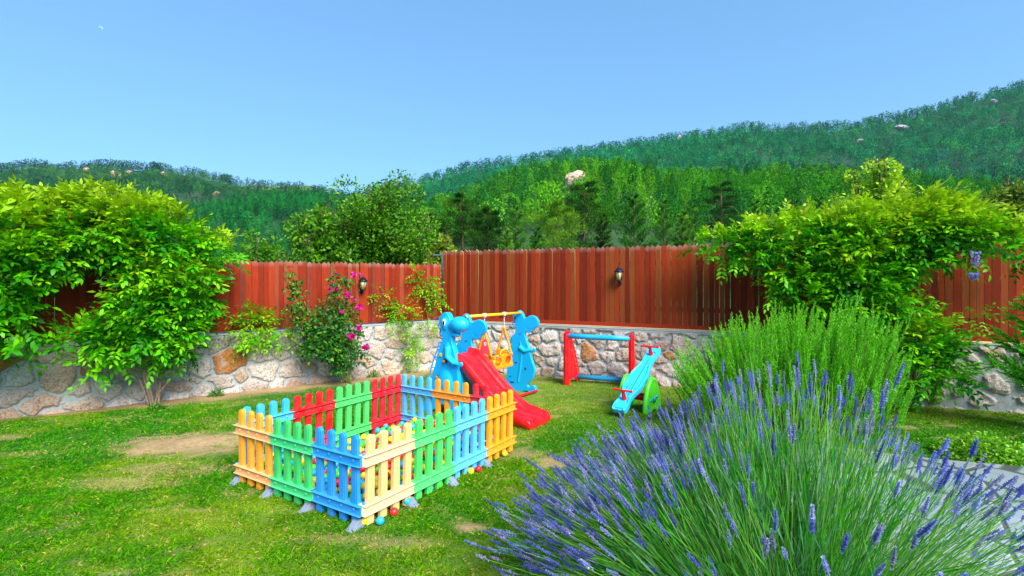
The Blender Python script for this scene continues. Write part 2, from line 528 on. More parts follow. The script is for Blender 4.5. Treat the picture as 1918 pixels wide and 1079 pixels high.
# ---------------------------------------------------------------- rubble walls
def rubble_wall(name, D, Nn, length, zt, seed, label, wide):
    root = thing(name, (CORNER[0] + D[0] * length / 2, CORNER[1] + D[1] * length / 2, -0.25), label, 'stone wall')
    res = 0.0125
    s_ = np.arange(-0.0, length, res); z_ = np.arange(-0.36, zt + 1e-6, res)
    S, Z = np.meshgrid(s_, z_)
    wx = (fbm(S * 4, Z * 4, seed + 50, 3) - 0.5) * 0.17; wz = (fbm(S * 4 + 9, Z * 4, seed + 60, 3) - 0.5) * 0.15
    cw, ch = (0.33, 0.25) if D is LD else (0.28, 0.22)
    U, W = (S + wx) / cw, (Z + wz) / ch
    ui, wi = np.floor(U), np.floor(W)
    d1 = np.full(S.shape, 9.0); d2 = np.full(S.shape, 9.0); id1 = np.zeros(S.shape)
    for a in (-2, -1, 0, 1, 2):
        for b in (-1, 0, 1):
            ci, cj = ui + a, wi + b
            cx = ci + 0.5 + (h01(ci, cj, seed) - 0.5) * 0.85 + 0.5 * (np.mod(cj, 2))
            cy = cj + 0.5 + (h01(ci, cj, seed + 1) - 0.5) * 0.7
            w_ = 0.34 * (h01(ci, cj, seed + 2) - 0.45)
            d = np.sqrt(((U - cx) * 1.0) ** 2 + ((W - cy) * 0.95) ** 2) - w_
            new = d < d1
            d2 = np.where(new, d1, np.minimum(d2, d)); id1 = np.where(new, ci * 57.3 + cj * 13.7, id1); d1 = np.where(new, d, d1)
    e = (d2 - d1)
    wd = wide(S)
    e = e + (fbm(S * 22, Z * 22, seed + 5, 4) - 0.5) * 0.24 + (fbm(S * 60, Z * 60, seed + 15, 2) - 0.5) * 0.10
    stone = sstep(wd, wd + 0.09, e)
    rnd = np.sin(id1 * 12.9898) * 43758.5; rnd = rnd - np.floor(rnd)
    rnd2 = np.sin(id1 * 78.233 + 3) * 12543.5; rnd2 = rnd2 - np.floor(rnd2)
    dep = stone * (0.010 + 0.018 * rnd2) + sstep(wd, 0.5, e) * 0.012
    tx_ = np.sin(id1 * 3.17) * .5; tz_ = np.cos(id1 * 5.71) * .5
    dep = dep + stone * ((U - np.floor(U) - .5) * tx_ + (W - np.floor(W) - .5) * tz_) * .028
    dep = dep + stone * (fbm(S * 16, Z * 16, seed + 8, 4) - 0.5) * 0.035 + (fbm(S * 6, Z * 6, seed + 6, 3) - 0.5) * 0.02
    cap = sstep(zt - 0.075, zt - 0.03, Z + (fbm(S * 5, Z * 0, seed + 4) - 0.5) * 0.05)
    stone = stone * (1 - cap); dep = dep * (1 - cap) + cap * 0.035
    # edge rows fold back for a closed top
    p0 = CORNER + np.zeros(2)
    X = p0[0] + D[0] * S + Nn[0] * dep; Y = p0[1] + D[1] * S + Nn[1] * dep
    V = np.stack([X, Y, Z], -1)
    pal = np.array([lin(214, 196, 182), lin(222, 208, 200), lin(212, 190, 172), lin(228, 218, 212), lin(206, 192, 184), lin(206, 136, 72), lin(206, 176, 156), lin(216, 208, 204)])
    pick = np.minimum((rnd * 8).astype(int), 7)
    pick = np.where((pick == 5) & (rnd2 > 0.5), 3, pick)
    C = pal[pick]
    C = C * (0.80 + 0.24 * rnd2[..., None])
    idx = np.arange(S.size).reshape(S.shape)
    F = np.stack([idx[:-1, :-1], idx[:-1, 1:], idx[1:, 1:], idx[1:, :-1]], -1).reshape(-1, 4)
    if np.cross([D[0], D[1], 0], [0, 0, 1]) @ np.array([Nn[0], Nn[1], 0]) < 0: F = F[:, ::-1]
    o = mesh_np('rubble_face', V.reshape(-1, 3), F, M['stone'], root, C.reshape(-1, 3), True)
    at = o.data.attributes.new('stone', 'FLOAT', 'POINT'); at.data.foreach_set('value', stone.ravel().astype(np.float32))
    # core + coping
    mb = MB()
    ax = np.array([[D[0], D[1], 0], [Nn[0], Nn[1], 0], [0, 0, 1]])
    c = CORNER + D * length / 2 - Nn * 0.17
    mb.box((c[0], c[1], (zt - 0.4) / 2), (length + 0.3, 0.33, zt + 0.4 - 0.012), ax)
    mb.build('mortar_core', simple('mortar_' + name, (150, 152, 152), 0.95, 0, 0.15, 10, 0.3), root)
    mb = MB()
    c = CORNER + D * length / 2 - Nn * 0.145
    mb.box((c[0], c[1], zt + 0.004), (length + 0.28, 0.37, 0.022), ax)
    mb.build('coping', simple('cement_' + name, (158, 162, 164), 0.9, 0, 0.12, 8, 0.3), root, bevel=0.006)
    return root
rubble_wall('stone_wall', LD, LN, 9.2, 0.785, 3, 'rubble stone wall under the wooden fence on the left side of the lawn', lambda s: 0.09 + 0 * s)
rubble_wall('stone_wall', RD, RN, 11.5, 0.785, 23, 'rubble stone wall behind the toy goal and under the taller fence', lambda s: 0.11 + 0.20 * sstep(6.5, 8.0, s))

# ---------------------------------------------------------------- wooden fences
def board_fence(D, Nn, length, z0, z1, seed, label, pal, gap, rail_front, start=0.02):
    rr = np.random.default_rng(seed)
    root = thing('wooden_fence', (CORNER[0] + D[0] * length / 2, CORNER[1] + D[1] * length / 2, z0), label, 'fence')
    mb = MB(); s_ = start; i = 0
    u3, n3, k3 = np.array([D[0], D[1], 0]), np.array([Nn[0], Nn[1], 0]), np.array([0, 0, 1.])
    pale = lin(225, 190, 130)
    while s_ < length:
        w = 0.076 + rr.uniform(-0.012, 0.014)
        c = pal[rr.integers(len(pal))] * rr.uniform(0.91, 1.08)
        off = rr.uniform(-0.004, 0.004); lean = rr.normal(0, 0.004); zt = z1 + rr.uniform(-0.012, 0.012)
        tip = 0.035; ws = rr.random()
        out = [(0, z0), (w, z0), (lean, zt - tip - .07), (w + lean, zt - tip - .07), (lean, zt - tip), (w + lean, zt - tip), (w / 2 + lean, zt)]
        o = np.array([CORNER[0], CORNER[1], 0]) + u3 * s_ + n3 * (-0.10 + off)
        a = o + np.array(out)[:, :1] * u3 + np.array(out)[:, 1:] * k3
        n = 7; t = 0.018
        tipc = c * 0.75 + lin(175, 160, 150) * (0.05 + 0.3 * ws)
        cols = np.array([c * 0.92, c * 0.92, c, c, tipc, tipc, tipc])
        V = np.concatenate([a + n3 * t, a]); Cc = np.concatenate([cols, cols])
        mb.add(V, [np.array([[0, 1, 3, 2], [2, 3, 5, 4], [7, 9, 10, 8], [9, 11, 12, 10]]), np.array([[4, 5, 6], [11, 13, 12]])], Cc)
        ec = (pale if rr.random() < gap[1] else c * 0.5)
        ring = [0, 1, 3, 5, 6, 4, 2]
        mb.add(V, [np.array([[ring[q], n + ring[q], n + ring[(q + 1) % n], ring[(q + 1) % n]] for q in range(n)])], ec)
        s_ += w + rr.uniform(0.25, 1.0) * gap[0]; i += 1
    o = mb.build('boards', M['wood'], root, col=True, auto=False)
    ax = np.array([[D[0], D[1], 0], [Nn[0], Nn[1], 0], [0, 0, 1]])
    for z in (z0 + 0.25, z1 - 0.3):
        mb = MB(); c = CORNER + D * (length / 2) - Nn * 0.125
        mb.box((c[0], c[1], z), (length, 0.035, 0.07), ax, col=pal[0] * 0.8)
        mb.build('back_rail', M['wood'], root, col=True)
    s2 = 1.2
    while s2 < length:
        mb = MB(); c = CORNER + D * s2 - Nn * 0.17
        mb.box((c[0], c[1], (z0 + z1) / 2 - 0.06), (0.07, 0.05, z1 - z0 + 0.06), ax, col=pal[0] * 0.7)
        mb.build('post', M['wood'], root, col=True); s2 += 2.1
    if rail_front:
        mb = MB(); c = CORNER + D * (length / 2 + 0.02) - Nn * 0.055
        mb.box((c[0], c[1], z0 - 0.028), (length, 0.04, 0.062), ax, col=lin(150, 48, 26))
        mb.build('bottom_rail', M['wood'], root, col=True, bevel=0.003)
        mb = MB(); c = CORNER + D * (length / 2 + 0.02) - Nn * 0.05
        mb.box((c[0], c[1], z0 - 0.066), (length, 0.06, 0.014), ax, col=lin(232, 196, 130))
        mb.build('timber_batten', M['wood'], root, col=True)
    return root
redL = [lin(150, 48, 22), lin(138, 44, 20), lin(158, 54, 24), lin(130, 42, 22), lin(152, 68, 44), lin(126, 54, 40)]
redR = [lin(140, 48, 20), lin(126, 42, 18), lin(150, 56, 22), lin(112, 36, 16), lin(138, 66, 30)]
board_fence(LD, LN, 9.0, 0.82, 1.925, 5, 'lower red stained picket fence on top of the left stone wall', redL, (0.0008, 0.0), False, -0.06)
board_fence(RD, RN, 11.3, 0.875, 2.19, 6, 'taller dark red plank fence behind the toys with light slits between boards', redR, (0.006, 0.45), True)

# galvanised pole with a short arm where the fences meet
t = thing('metal_pole', (*(CORNER + LN * -0.2)[:2], 0.8), 'thin grey metal pole with a short arm at the corner where the two fences meet', 'pole')
pb = P(828, 478, 9.86)
mb = MB(); mb.tube([(pb[0], 9.86, 0.8), (pb[0], 9.86, 2.10)], 0.018, 8); mb.build('upright', M['galv'], t, True)
mb = MB(); mb.box((pb[0] - 0.07, 9.86, 2.11), (0.2, 0.045, 0.03)); mb.build('arm', M['galv'], t, bevel=0.004)

# ---------------------------------------------------------------- lanterns
glass, gnt, gbs = newmat('frosted_lamp_glass')
gnz = noise(gnt, 40, 2)
gr_ = ramp(gnt, gnz.outputs[0], [(0.3, tuple(lin(200, 190, 120))), (0.7, tuple(lin(225, 215, 160)))])
gnt.links.new(gr_.outputs[0], gbs.inputs["Base Color"])
gbs.inputs["Roughness"].default_value = 0.2
gbs.inputs["Transmission Weight"].default_value = 0.35
def lantern(c, Nn, D, label):
    n3 = np.array([Nn[0], Nn[1], 0]); u3 = np.array([D[0], D[1], 0]); z = np.array([0, 0, 1.])
    t = thing('wall_lantern', c, label, 'lantern', 'lanterns on the fences')
    c = np.asarray(c, float); ctr = c + n3 * 0.10
    def hexa(mb, prof, **k):
        ns = 6; V = []
        for (r, h) in prof:
            for j in range(ns):
                a = 2 * math.pi * (j + .5) / ns; V.append(ctr + z * h + r * (math.cos(a) * u3 + math.sin(a) * n3))
        Fq = np.array([[i * ns + j, i * ns + (j + 1) % ns, (i + 1) * ns + (j + 1) % ns, (i + 1) * ns + j] for i in range(len(prof) - 1) for j in range(ns)])
        mb.add(V, [Fq, np.array([list(range(ns))[::-1]]), np.array([[len(V) - ns + j for j in range(ns)]])], **k)
    mb = MB(); hexa(mb, [(0.078, 0.095), (0.085, 0.10), (0.085, 0.108), (0.06, 0.125), (0.045, 0.155), (0.03, 0.16), (0.03, 0.168), (0.008, 0.175), (0.012, 0.188), (0.004, 0.20)]); mb.build('roof', M['black'], t, auto=True)
    mb = MB(); hexa(mb, [(0.040, -0.045), (0.064, 0.094)]); mb.build('glass', glass, t, auto=True)
    mb = MB()
    for j in range(6):
        a = 2 * math.pi * (j + .5) / 6; e = math.cos(a) * u3 + math.sin(a) * n3
        mb.tube([ctr + e * 0.043 - z * 0.05, ctr + e * 0.067 + z * 0.096], 0.0045, 6)
    hexa(mb, [(0.0, -0.085), (0.012, -0.085), (0.022, -0.06), (0.047, -0.052), (0.047, -0.045), (0.03, -0.044)])
    mb.build('frame', M['black'], t, auto=True)
    mb = MB()
    mb.tube(smooth_outline([ctr - z * 0.075, ctr - z * 0.11 - n3 * 0.02, c - z * 0.12 + n3 * 0.05, c - z * 0.09 + n3 * 0.012], 5, False), 0.009, 8)
    mb.ell(c - z * 0.09 + n3 * 0.008, (0.03, 0.012, 0.045), np.array([u3, n3, z]))
    mb.build('bracket', M['black'], t, True)
q = wallpt(1160, RD, -0.075); lantern((q[0], q[1], CAMZ - (520 - HOR) / FPX * q[1]), RN, RD, 'small black hexagonal lantern mounted on the tall dark red fence')
q = wallpt(679, LD, -0.075); lantern((q[0], q[1], CAMZ - (537 - HOR) / FPX * q[1]), LN, LD, 'small black hexagonal lantern on the lower fence beside the pink rose bush')

# ---------------------------------------------------------------- foliage machinery
def leaf_arrays(B, D, Nn, L, W, C, droop=0.15):
    """six-point leaves. B base (n,3), D direction, Nn up vector, L, W (n,), C (n,3)"""
    D = nrm(D); S = nrm(np.cross(D, Nn)); U = np.cross(S, D)
    L = np.asarray(L)[:, None]; W = np.asarray(W)[:, None]
    v = [B, B + D * L * .35 + S * W * .5 + U * W * .12, B + D * L * .35 - S * W * .5 + U * W * .12,
         B + D * L * .72 + S * W * .36 - U * L * droop * .35, B + D * L * .72 - S * W * .36 - U * L * droop * .35, B + D * L - U * L * droop]
    V = np.stack(v, 1).reshape(-1, 3)
    n = len(B); i = np.arange(n)[:, None] * 6
    F = np.concatenate([i + np.array([0, 2, 1]), i + np.array([1, 2, 4]), i + np.array([1, 4, 3]), i + np.array([3, 4, 5])])
    return V, F, np.repeat(C, 6, 0)

def blades(B, D, Nn, L, W, C):
    """four-point diamond blades"""
    D = nrm(D); S = nrm(np.cross(D, Nn))
    L = np.asarray(L)[:, None]; W = np.asarray(W)[:, None]
    V = np.stack([B, B + D * L * .45 + S * W * .5, B + D * L, B + D * L * .45 - S * W * .5], 1).reshape(-1, 3)
    i = np.arange(len(B))[:, None] * 4
    return V, np.concatenate([i + np.array([0, 1, 2]), i + np.array([0, 2, 3])]), np.repeat(C, 4, 0)

def tubes3(Pth, rad, C):
    """Pth (n,K,3), rad (n,K): thin three-sided stems"""
    n, K, _ = Pth.shape
    T = nrm(np.gradient(Pth, axis=1))
    ref = np.broadcast_to(np.array([0.3, 0.2, 1.0]), T.shape)
    A = nrm(np.cross(T, ref)); Bq = np.cross(A, T)
    ring = []
    for j in range(3):
        a = 2 * math.pi * j / 3
        ring.append(Pth + rad[..., None] * (math.cos(a) * A + math.sin(a) * Bq))
    V = np.stack(ring, 2).reshape(-1, 3)
    base = (np.arange(n)[:, None, None] * K + np.arange(K - 1)[None, :, None]) * 3
    j = np.arange(3)[None, None, :]; jn = (j + 1) % 3
    F = np.stack([base + j, base + jn, base + 3 + jn, base + 3 + j], -1).reshape(-1, 4)
    return V, F, np.repeat(C, K * 3, 0)

def rdir(n, rng=R):
    return nrm(rng.normal(size=(n, 3)))

def cat(parts):
    V, F, C, n = [], [], [], 0
    for v, f, c in parts:
        V.append(v); F.append(f + n); C.append(c); n += len(v)
    return np.concatenate(V), F, np.concatenate(C)

def sprays(B, D, rng, size=1.0, pairs=5, cols=None, tipcol=None, tipf=None):
    """pinnate sprays: B base, D direction of the leaf stalk; returns leaf arrays"""
    n = len(B); up = np.array([0, 0, 1.])
    D = nrm(D); ln = rng.uniform(0.17, 0.30, n) * size
    parts = []
    side = nrm(np.cross(D, up + 0.05 * rng.normal(size=(n, 3)))); U = nrm(np.cross(side, D))
    roll = rng.normal(0, 0.5, n)[:, None]
    s2 = side * np.cos(roll) + U * np.sin(roll); U2 = -side * np.sin(roll) + U * np.cos(roll)
    for k in range(pairs + 1):
        f = (k + 0.8) / (pairs + 0.8)
        base = B + D * (ln * f)[:, None] - up * (ln * f * f * 0.18)[:, None]
        dd = nrm(D - up * 0.35 * f * 2 * 0.5)
        sg = (0,) if k == pairs else (-1, 1)
        for s in sg:
            d = dd * (1.0 if s == 0 else 0.75) + s2 * s * 0.85 + rng.normal(0, 0.22, (n, 3)) - up * 0.04
            L = rng.uniform(0.06, 0.092, n) * size * (0.75 if k == 0 else 1); W = L * rng.uniform(0.36, 0.48, n)
            c = cols * rng.uniform(0.82, 1.18, (n, 1))
            if tipf is not None and f > 0.5:
                c = c * (1 - tipf[:, None] * 0.5) + tipcol * tipf[:, None] * 0.5
            parts.append(leaf_arrays(base, d, U2 + rng.normal(0, 0.3, (n, 3)), L, W, c, 0.16))
    V, F, C = cat(parts)
    return V, np.concatenate(F), C

GRN = [lin(76, 178, 8), lin(98, 196, 12), lin(54, 152, 8), lin(124, 212, 18), lin(36, 124, 12), lin(84, 150, 30)]
YEL = lin(190, 215, 25)

def blob_points(blobs, dens, rng, D=None, off=0.35, shell=0.45, cut=None):
    """blobs (px,py,rpx[,depth offset]) held off the wall line; returns points, outward directions, top-ness"""
    Ps, Ds, Ts, Cc = [], [], [], []
    for b in blobs:
        px, py, rp = b[:3]; o_ = b[3] if len(b) > 3 else off
        s_ = on_wall(px, D); wp = CORNER + s_ * D
        Y = wp[1] - o_
        c = P(px, py, Y); r = rp / FPX * Y
        n = max(6, int(dens * r * r * 4))
        d = rdir(n, rng); d[:, 1] = np.where(rng.random(n) < 0.6, -np.abs(d[:, 1]), d[:, 1]); 
        lump = vnoise(d[:, 0] * 2.6 + px * .37, d[:, 2] * 2.6 + d[:, 1] * 1.9 + py * .21, 7)
        rr = r * (shell + (1 - shell) * np.sqrt(rng.random(n))) * (.62 + .8 * lump)
        sq = np.array([1.0, 0.75 if r > 0.3 else 1.0, 1.0])
        Ps.append(c + d * rr[:, None] * sq); Ds.append(d); Ts.append(d[:, 2]); Cc.append(np.full(n, rng.random()))
    Pt, Dr, T, cc = np.concatenate(Ps), np.concatenate(Ds), np.concatenate(Ts), np.concatenate(Cc)
    ok = Pt[:, 2] > ground_z(Pt[:, 0], Pt[:, 1]) + 0.05
    # nothing inside the wall or behind the planks below their tops
    a, b_ = wall_dist(Pt[:, 0], Pt[:, 1]); w = a if D is LD else b_
    lim = np.where(Pt[:, 2] < 0.85, 0.05, np.where(Pt[:, 2] < 1.98, -0.04, -9))
    push = np.maximum(lim - w, 0)
    nn_ = LN if D is LD else RN
    Pt[:, 0] += nn_[0] * push; Pt[:, 1] += nn_[1] * push
    return Pt[ok], Dr[ok], T[ok], cc[ok]

def vine(root, blobs, D, dens, rng, size=1.0, ytop=0.5, name='foliage', holes=()):
    Pt, Dr, T, cc = blob_points(blobs, dens, rng, D)
    px = 959 + Pt[:, 0] / Pt[:, 1] * FPX; py = HOR + (CAMZ - Pt[:, 2]) / Pt[:, 1] * FPX
    keep = np.ones(len(Pt), bool)
    for hx, hy, rx, ry in holes:
        keep &= ((px - hx) / rx) ** 2 + ((py - hy) / ry) ** 2 > 1
    Pt, Dr, T, cc = Pt[keep], Dr[keep], T[keep], cc[keep]
    n = len(Pt)
    cols = np.array(GRN)[np.minimum((rng.random(n) * 0.6 + cc * 0.4) * len(GRN), len(GRN) - 1).astype(int)]
    yf = np.clip((T * 0.6 + fbm(Pt[:, 0] * 2, Pt[:, 2] * 2 + Pt[:, 1], 4) * 1.3 - 0.75 + (Pt[:, 2] - 1.6) * 0.25) * 1.8, 0, 1) * ytop
    cols = cols * (1 - yf[:, None]) + YEL * yf[:, None]
    d = nrm(Dr * 0.9 + rng.normal(0, 0.45, (n, 3)) + np.array([0, -0.15, 0.55]))
    V, F, C = sprays(Pt, d, rng, size, 5, cols, YEL, yf)
    return mesh_np(name, V, F, M['leaf'], root, C)

def curl(p0, d0, ln, rng, bend=0.5, k=7):
    p = np.array(p0, float); d = nrm(d0); out = [p.copy()]
    ax = rng.normal(size=3)
    for i in range(k):
        d = nrm(d + np.cross(ax, d) * bend / k + rng.normal(0, 0.06, 3)); p = p + d * ln / k; out.append(p.copy())
    return np.array(out)

# ---- left wisteria
rng = np.random.default_rng(21)
tr = np.array([*wallpt(287, LD, 0.28)[:2], 0]); tr[2] = float(ground_z(tr[0], tr[1])) - 0.03
wl = thing('climbing_vine', tr, 'huge bright green vine with several bare stems spilling over the lower left fence', 'vine')
blobsL = [(10, 425, 62), (75, 432, 60), (25, 500, 62), (15, 570, 52), (-60, 470, 100), (-60, 560, 90), (150, 405, 46), (195, 400, 44), (120, 455, 42), (225, 430, 52),
          (270, 440, 56), (320, 450, 55), (352, 480, 40), (392, 478, 26), (420, 476, 18), (262, 520, 60), (318, 540, 56), (372, 540, 32), (345, 590, 40), (270, 590, 60),
          (315, 625, 42), (255, 635, 36), (205, 585, 34), (205, 630, 30), (140, 645, 22), (100, 632, 18), (50, 620, 30), (185, 685, 16), (240, 470, 50), (345, 640, 26), (352, 665, 12), (225, 650, 24),
          (172, 495, 22), (400, 578, 10), (135, 590, 14)]
vine(wl, [(b_[0], b_[1] + (5 if b_[1] < 470 else 0), b_[2]) for b_ in blobsL], LD, 270, rng, 1.15, 0.6, holes=[(150, 560, 82, 54), (80, 605, 30, 40), (210, 520, 36, 30), (290, 500, 16, 12)])
mb = MB()
def stemz(mb, a, b, r0, r1, w=0.12, k=8):
    a, b = np.array(a, float), np.array(b, float)
    pts = [a + (b - a) * t_ + rng.normal(0, w * 0.25, 3) * math.sin(math.pi * t_) for t_ in np.linspace(0, 1, 5)]
    pts[0], pts[-1] = a, b
    sm = smooth_outline(pts, 3, False); mb.tube(sm, np.linspace(r0, r1, len(sm)), 7)
for (tx, ty, r0) in [(255, 560, .026), (300, 600, .017), (270, 640, .013), (350, 640, .012), (205, 620, .013), (320, 580, .014)]:
    e = P(tx, ty, on_wall(tx, LD) * 0 + (CORNER + on_wall(tx, LD) * LD)[1] - 0.30)
    stemz(mb, tr + np.array([rng.uniform(-.05, .05), rng.uniform(-.03, .03), 0]), e, r0, r0 * 0.5)
stemz(mb, P(290, 715, tr[1]), P(190, 722, tr[1] - 0.1), 0.014, 0.008)
stemz(mb, P(190, 722, tr[1] - 0.1), P(186, 700, tr[1] - 0.1), 0.008, 0.008)
mb.build('trunk', M['bark'], wl, True)
mb = MB()
for px, py, dx, dz in [(375, 425, -.2, 1), (395, 430, .6, .6), (440, 445, .7, .7), (430, 450, .2, 1), (130, 360, .3, 1), (250, 380, .2, 1)]:
    mb = MB(); mb.tube(curl(P(px, py, 6.6), (dx, 0, dz), 0.26, rng, 1.8), np.linspace(0.0035, 0.0012, 8), 5); mb.build('tendril', M['stem'], wl, True)

# ---- right wisteria
rng = np.random.default_rng(22)
tr = np.array([*wallpt(1690, RD, 0.25)[:2], 0]); tr[2] = float(ground_z(tr[0], tr[1])) - 0.03
wr = thing('climbing_vine', tr, 'broad green vine with hanging lilac flowers sprawled along the tall right fence', 'vine')
blobsR = [(1330, 447, 22), (1365, 450, 26), (1405, 445, 34), (1450, 440, 40), (1500, 435, 42), (1550, 430, 44), (1600, 430, 48), (1650, 440, 50), (1700, 420, 48), (1745, 405, 46), (1785, 415, 42),
          (1820, 432, 34), (1860, 440, 22), (1895, 440, 22), (1925, 452, 26), (1400, 470, 22), (1470, 500, 34), (1520, 500, 40), (1580, 500, 50), (1640, 500, 50), (1690, 475, 40), (1738, 450, 34),
          (1600, 545, 55), (1660, 555, 46), (1520, 545, 50), (1470, 545, 30), (1700, 600, 36), (1730, 640, 36), (1745, 690, 34), (1700, 690, 40), (1690, 640, 40), (1790, 470, 22), (1828, 485, 8), (1912, 490, 10), (1765, 660, 14), (1620, 400, 22), (1755, 378, 18)]
vine(wr, [(b_[0], b_[1] + (14 if b_[1] < 470 else 0), b_[2]) for b_ in blobsR], RD, 280, rng, 1.08, 0.55, holes=[(1795, 560, 75, 62), (1718, 545, 20, 34), (1880, 530, 60, 40)])
lil = [lin(150, 140, 220), lin(120, 110, 205), lin(175, 165, 235)]
for (px, py, l_) in [(1827, 470, .17), (1824, 510, .08), (1420, 495, .16), (1687, 490, .08), (1747, 640, .18), (1744, 688, .2), (1455, 545, .1)]:
    wp = CORNER + on_wall(px, RD) * RD; c = P(px, py, wp[1] - (0.75 if px in (1827, 1824) else 0.42))
    n = 90; f = rng.random(n); a = rng.random(n) * 2 * np.pi; rad = 0.038 * (1 - f * 0.75) * rng.uniform(.5, 1, n)
    Bp = c + np.stack([np.cos(a) * rad, np.sin(a) * rad, -f * l_], -1)
    V, F, C = leaf_arrays(Bp, np.stack([np.cos(a), np.sin(a), -0.3 + 0 * a], -1), rdir(n, rng), np.full(n, .024), np.full(n, .02), np.array(lil)[rng.integers(3, size=n)])
    mesh_np('flower_cluster', V, F, M['petal'], wr, C)
mb = MB()
for (tx, ty, r0) in [(1690, 560, .035), (1640, 600, .025), (1720, 600, .02), (1600, 560, .02)]:
    wp = CORNER + on_wall(tx, RD) * RD; stemz(mb, tr, P(tx, ty, wp[1] - 0.3), r0, r0 * .5)
mb.build('trunk', M['bark'], wr, True)
mb = MB()
for px, py, dx, dz in [(1545, 390, .5, 1), (1385, 410, .2, 1), (1660, 380, .3, 1), (1760, 350, .8, .8), (1830, 372, .9, .5), (1870, 400, 1, .3), (1350, 425, -.8, .5), (1820, 500, .4, -.6), (1800, 520, .8, -.8), (1890, 470, .2, 1), (1835, 520, .3, -1)]:
    wp = CORNER + on_wall(px, RD) * RD
    mb = MB(); mb.tube(curl(P(px, py, wp[1] - .35), (dx, 0, dz), 0.3, rng, 1.4), np.linspace(0.0035, 0.0012, 8), 5); mb.build('tendril', M['stem'], wr, True)

# ---- small creepers
def creeper(blobs, D, label, seed, dens=420, size=0.8, stems=(), ytop=0.5):
    rg = np.random.default_rng(seed)
    b0 = blobs[0]; wp = wallpt(b0[0], D, 0.05); z0 = 0.79
    t = thing('creeper', (wp[0], wp[1], z0), label, 'creeper', 'small creepers on the left fence')
    Pt, Dr, T, cc = blob_points(blobs, dens, rg, D, 0.0)
    # keep close to the wall face
    a, b_ = wall_dist(Pt[:, 0], Pt[:, 1]); w = a if D is LD else b_; nn_ = LN if D is LD else RN
    tgt = np.where(Pt[:, 2] < 0.84, 0.10, -0.03) + rg.uniform(0, 0.1, len(Pt))
    Pt[:, 0] += nn_[0] * (tgt - w); Pt[:, 1] += nn_[1] * (tgt - w)
    n = len(Pt); cols = np.array(GRN)[rg.integers(len(GRN), size=n)]
    yf = rg.random(n) * ytop; cols = cols * (1 - yf[:, None]) + YEL * yf[:, None]
    V, F, C = sprays(Pt, Dr * np.array([1, .6, 1]) + np.array([0, -0.3, -0.1]), rg, size, 3, cols, YEL, yf)
    mesh_np('foliage', V, F, M['leaf'], t, C)
    mb = MB()
    for pts in stems:
        pp_ = [np.array([*wallpt(px, D, -0.06 if py < 598 else 0.09)[:2], CAMZ - (py - HOR) / FPX * wallpt(px, D)[1]]) for px, py in pts]
        mb.tube(smooth_outline(pp_, 4, False), 0.004, 5)
    if stems: mb.build('stem', M['stem'], t, True)
creeper([(752, 585, 16), (740, 572, 9), (728, 600, 8), (768, 600, 12), (765, 620, 9), (722, 555, 8), (715, 548, 5)], LD, 'small yellow green creeper on the low fence just right of the lantern', 31, stems=[((765, 640), (752, 600), (735, 565), (715, 550))])
creeper([(800, 525, 10), (812, 545, 14), (795, 540, 12), (820, 560, 9), (778, 512, 7), (806, 600, 12), (825, 580, 6), (780, 530, 6)], LD, 'wispy green creeper at the low fence end nearest the corner', 32, stems=[((802, 610), (801, 580), (798, 545), (780, 505)), ((800, 560), (825, 580), (833, 600))])
creeper([(762, 645, 12), (768, 662, 10), (775, 630, 10), (770, 690, 6)], LD, 'short creeper hanging down the stone wall face below the low fence', 33, ytop=0.7)
creeper([(490, 605, 22), (515, 615, 18), (462, 620, 16), (535, 625, 12), (480, 640, 10), (470, 598, 14)], LD, 'leafy creeper lying on the wall top between the big vine and the roses', 34, size=0.95, stems=[((430, 590), (470, 600), (520, 615))])
creeper([(1815, 590, 7), (1838, 596, 5)], RD, 'tiny green sprig poking through the tall fence at the right', 35, dens=700, ytop=0.3)
creeper([(1765, 612, 8)], RD, 'single small leafy shoot on the tall fence beside the broad vine', 36, dens=500, ytop=0.1)

# ---- rose bush
rng = np.random.default_rng(41)
rb = wallpt(640, LD, 0.35); rb[2] = float(ground_z(rb[0], rb[1]))
rose = thing('rose_bush', rb, 'tall dark green rose bush with magenta blooms against the low fence', 'bush')
blobsX = [(636, 565, 22), (612, 600, 28), (644, 610, 26), (620, 650, 34), (652, 655, 26), (590, 640, 24), (636, 685, 20), (648, 532, 10), (555, 545, 16), (560, 580, 18), (575, 610, 22), (548, 520, 10), (670, 622, 10), (662, 582, 9), (682, 668, 9), (572, 660, 14), (632, 525, 12)]
Pt, Dr, T, cc = blob_points(blobsX, 420, rng, LD, 0.45, 0.3)
n = len(Pt) * 5
Bp = np.repeat(Pt, 5, 0) + rng.normal(0, 0.04, (n, 3)); dd = np.repeat(Dr, 5, 0) * 0.5 + rdir(n, rng)
rc = np.array([lin(50, 128, 32), lin(36, 104, 42), lin(80, 155, 32), lin(34, 92, 32)])[rng.integers(4, size=n)]
rc = np.where((rng.random(n) < 0.10)[:, None], lin(120, 160, 40), rc)
L = rng.uniform(0.045, 0.07, n)
V, F, C = leaf_arrays(Bp, dd, np.array([0, -0.4, 1.]) + rng.normal(0, .4, (n, 3)), L, L * 0.62, rc)
mesh_np('foliage', V, F, M['leaf'], rose, C)
mb = MB()
for (tx, ty) in [(640, 560), (600, 600), (660, 620), (555, 530), (560, 600), (620, 640), (640, 520)]:
    stemz(mb, rb + rng.normal(0, .05, 3) * [1, 1, 0], P(tx, ty, rb[1] - 0.05), .012, .004)
mb.build('stem', M['stem'], rose, True)
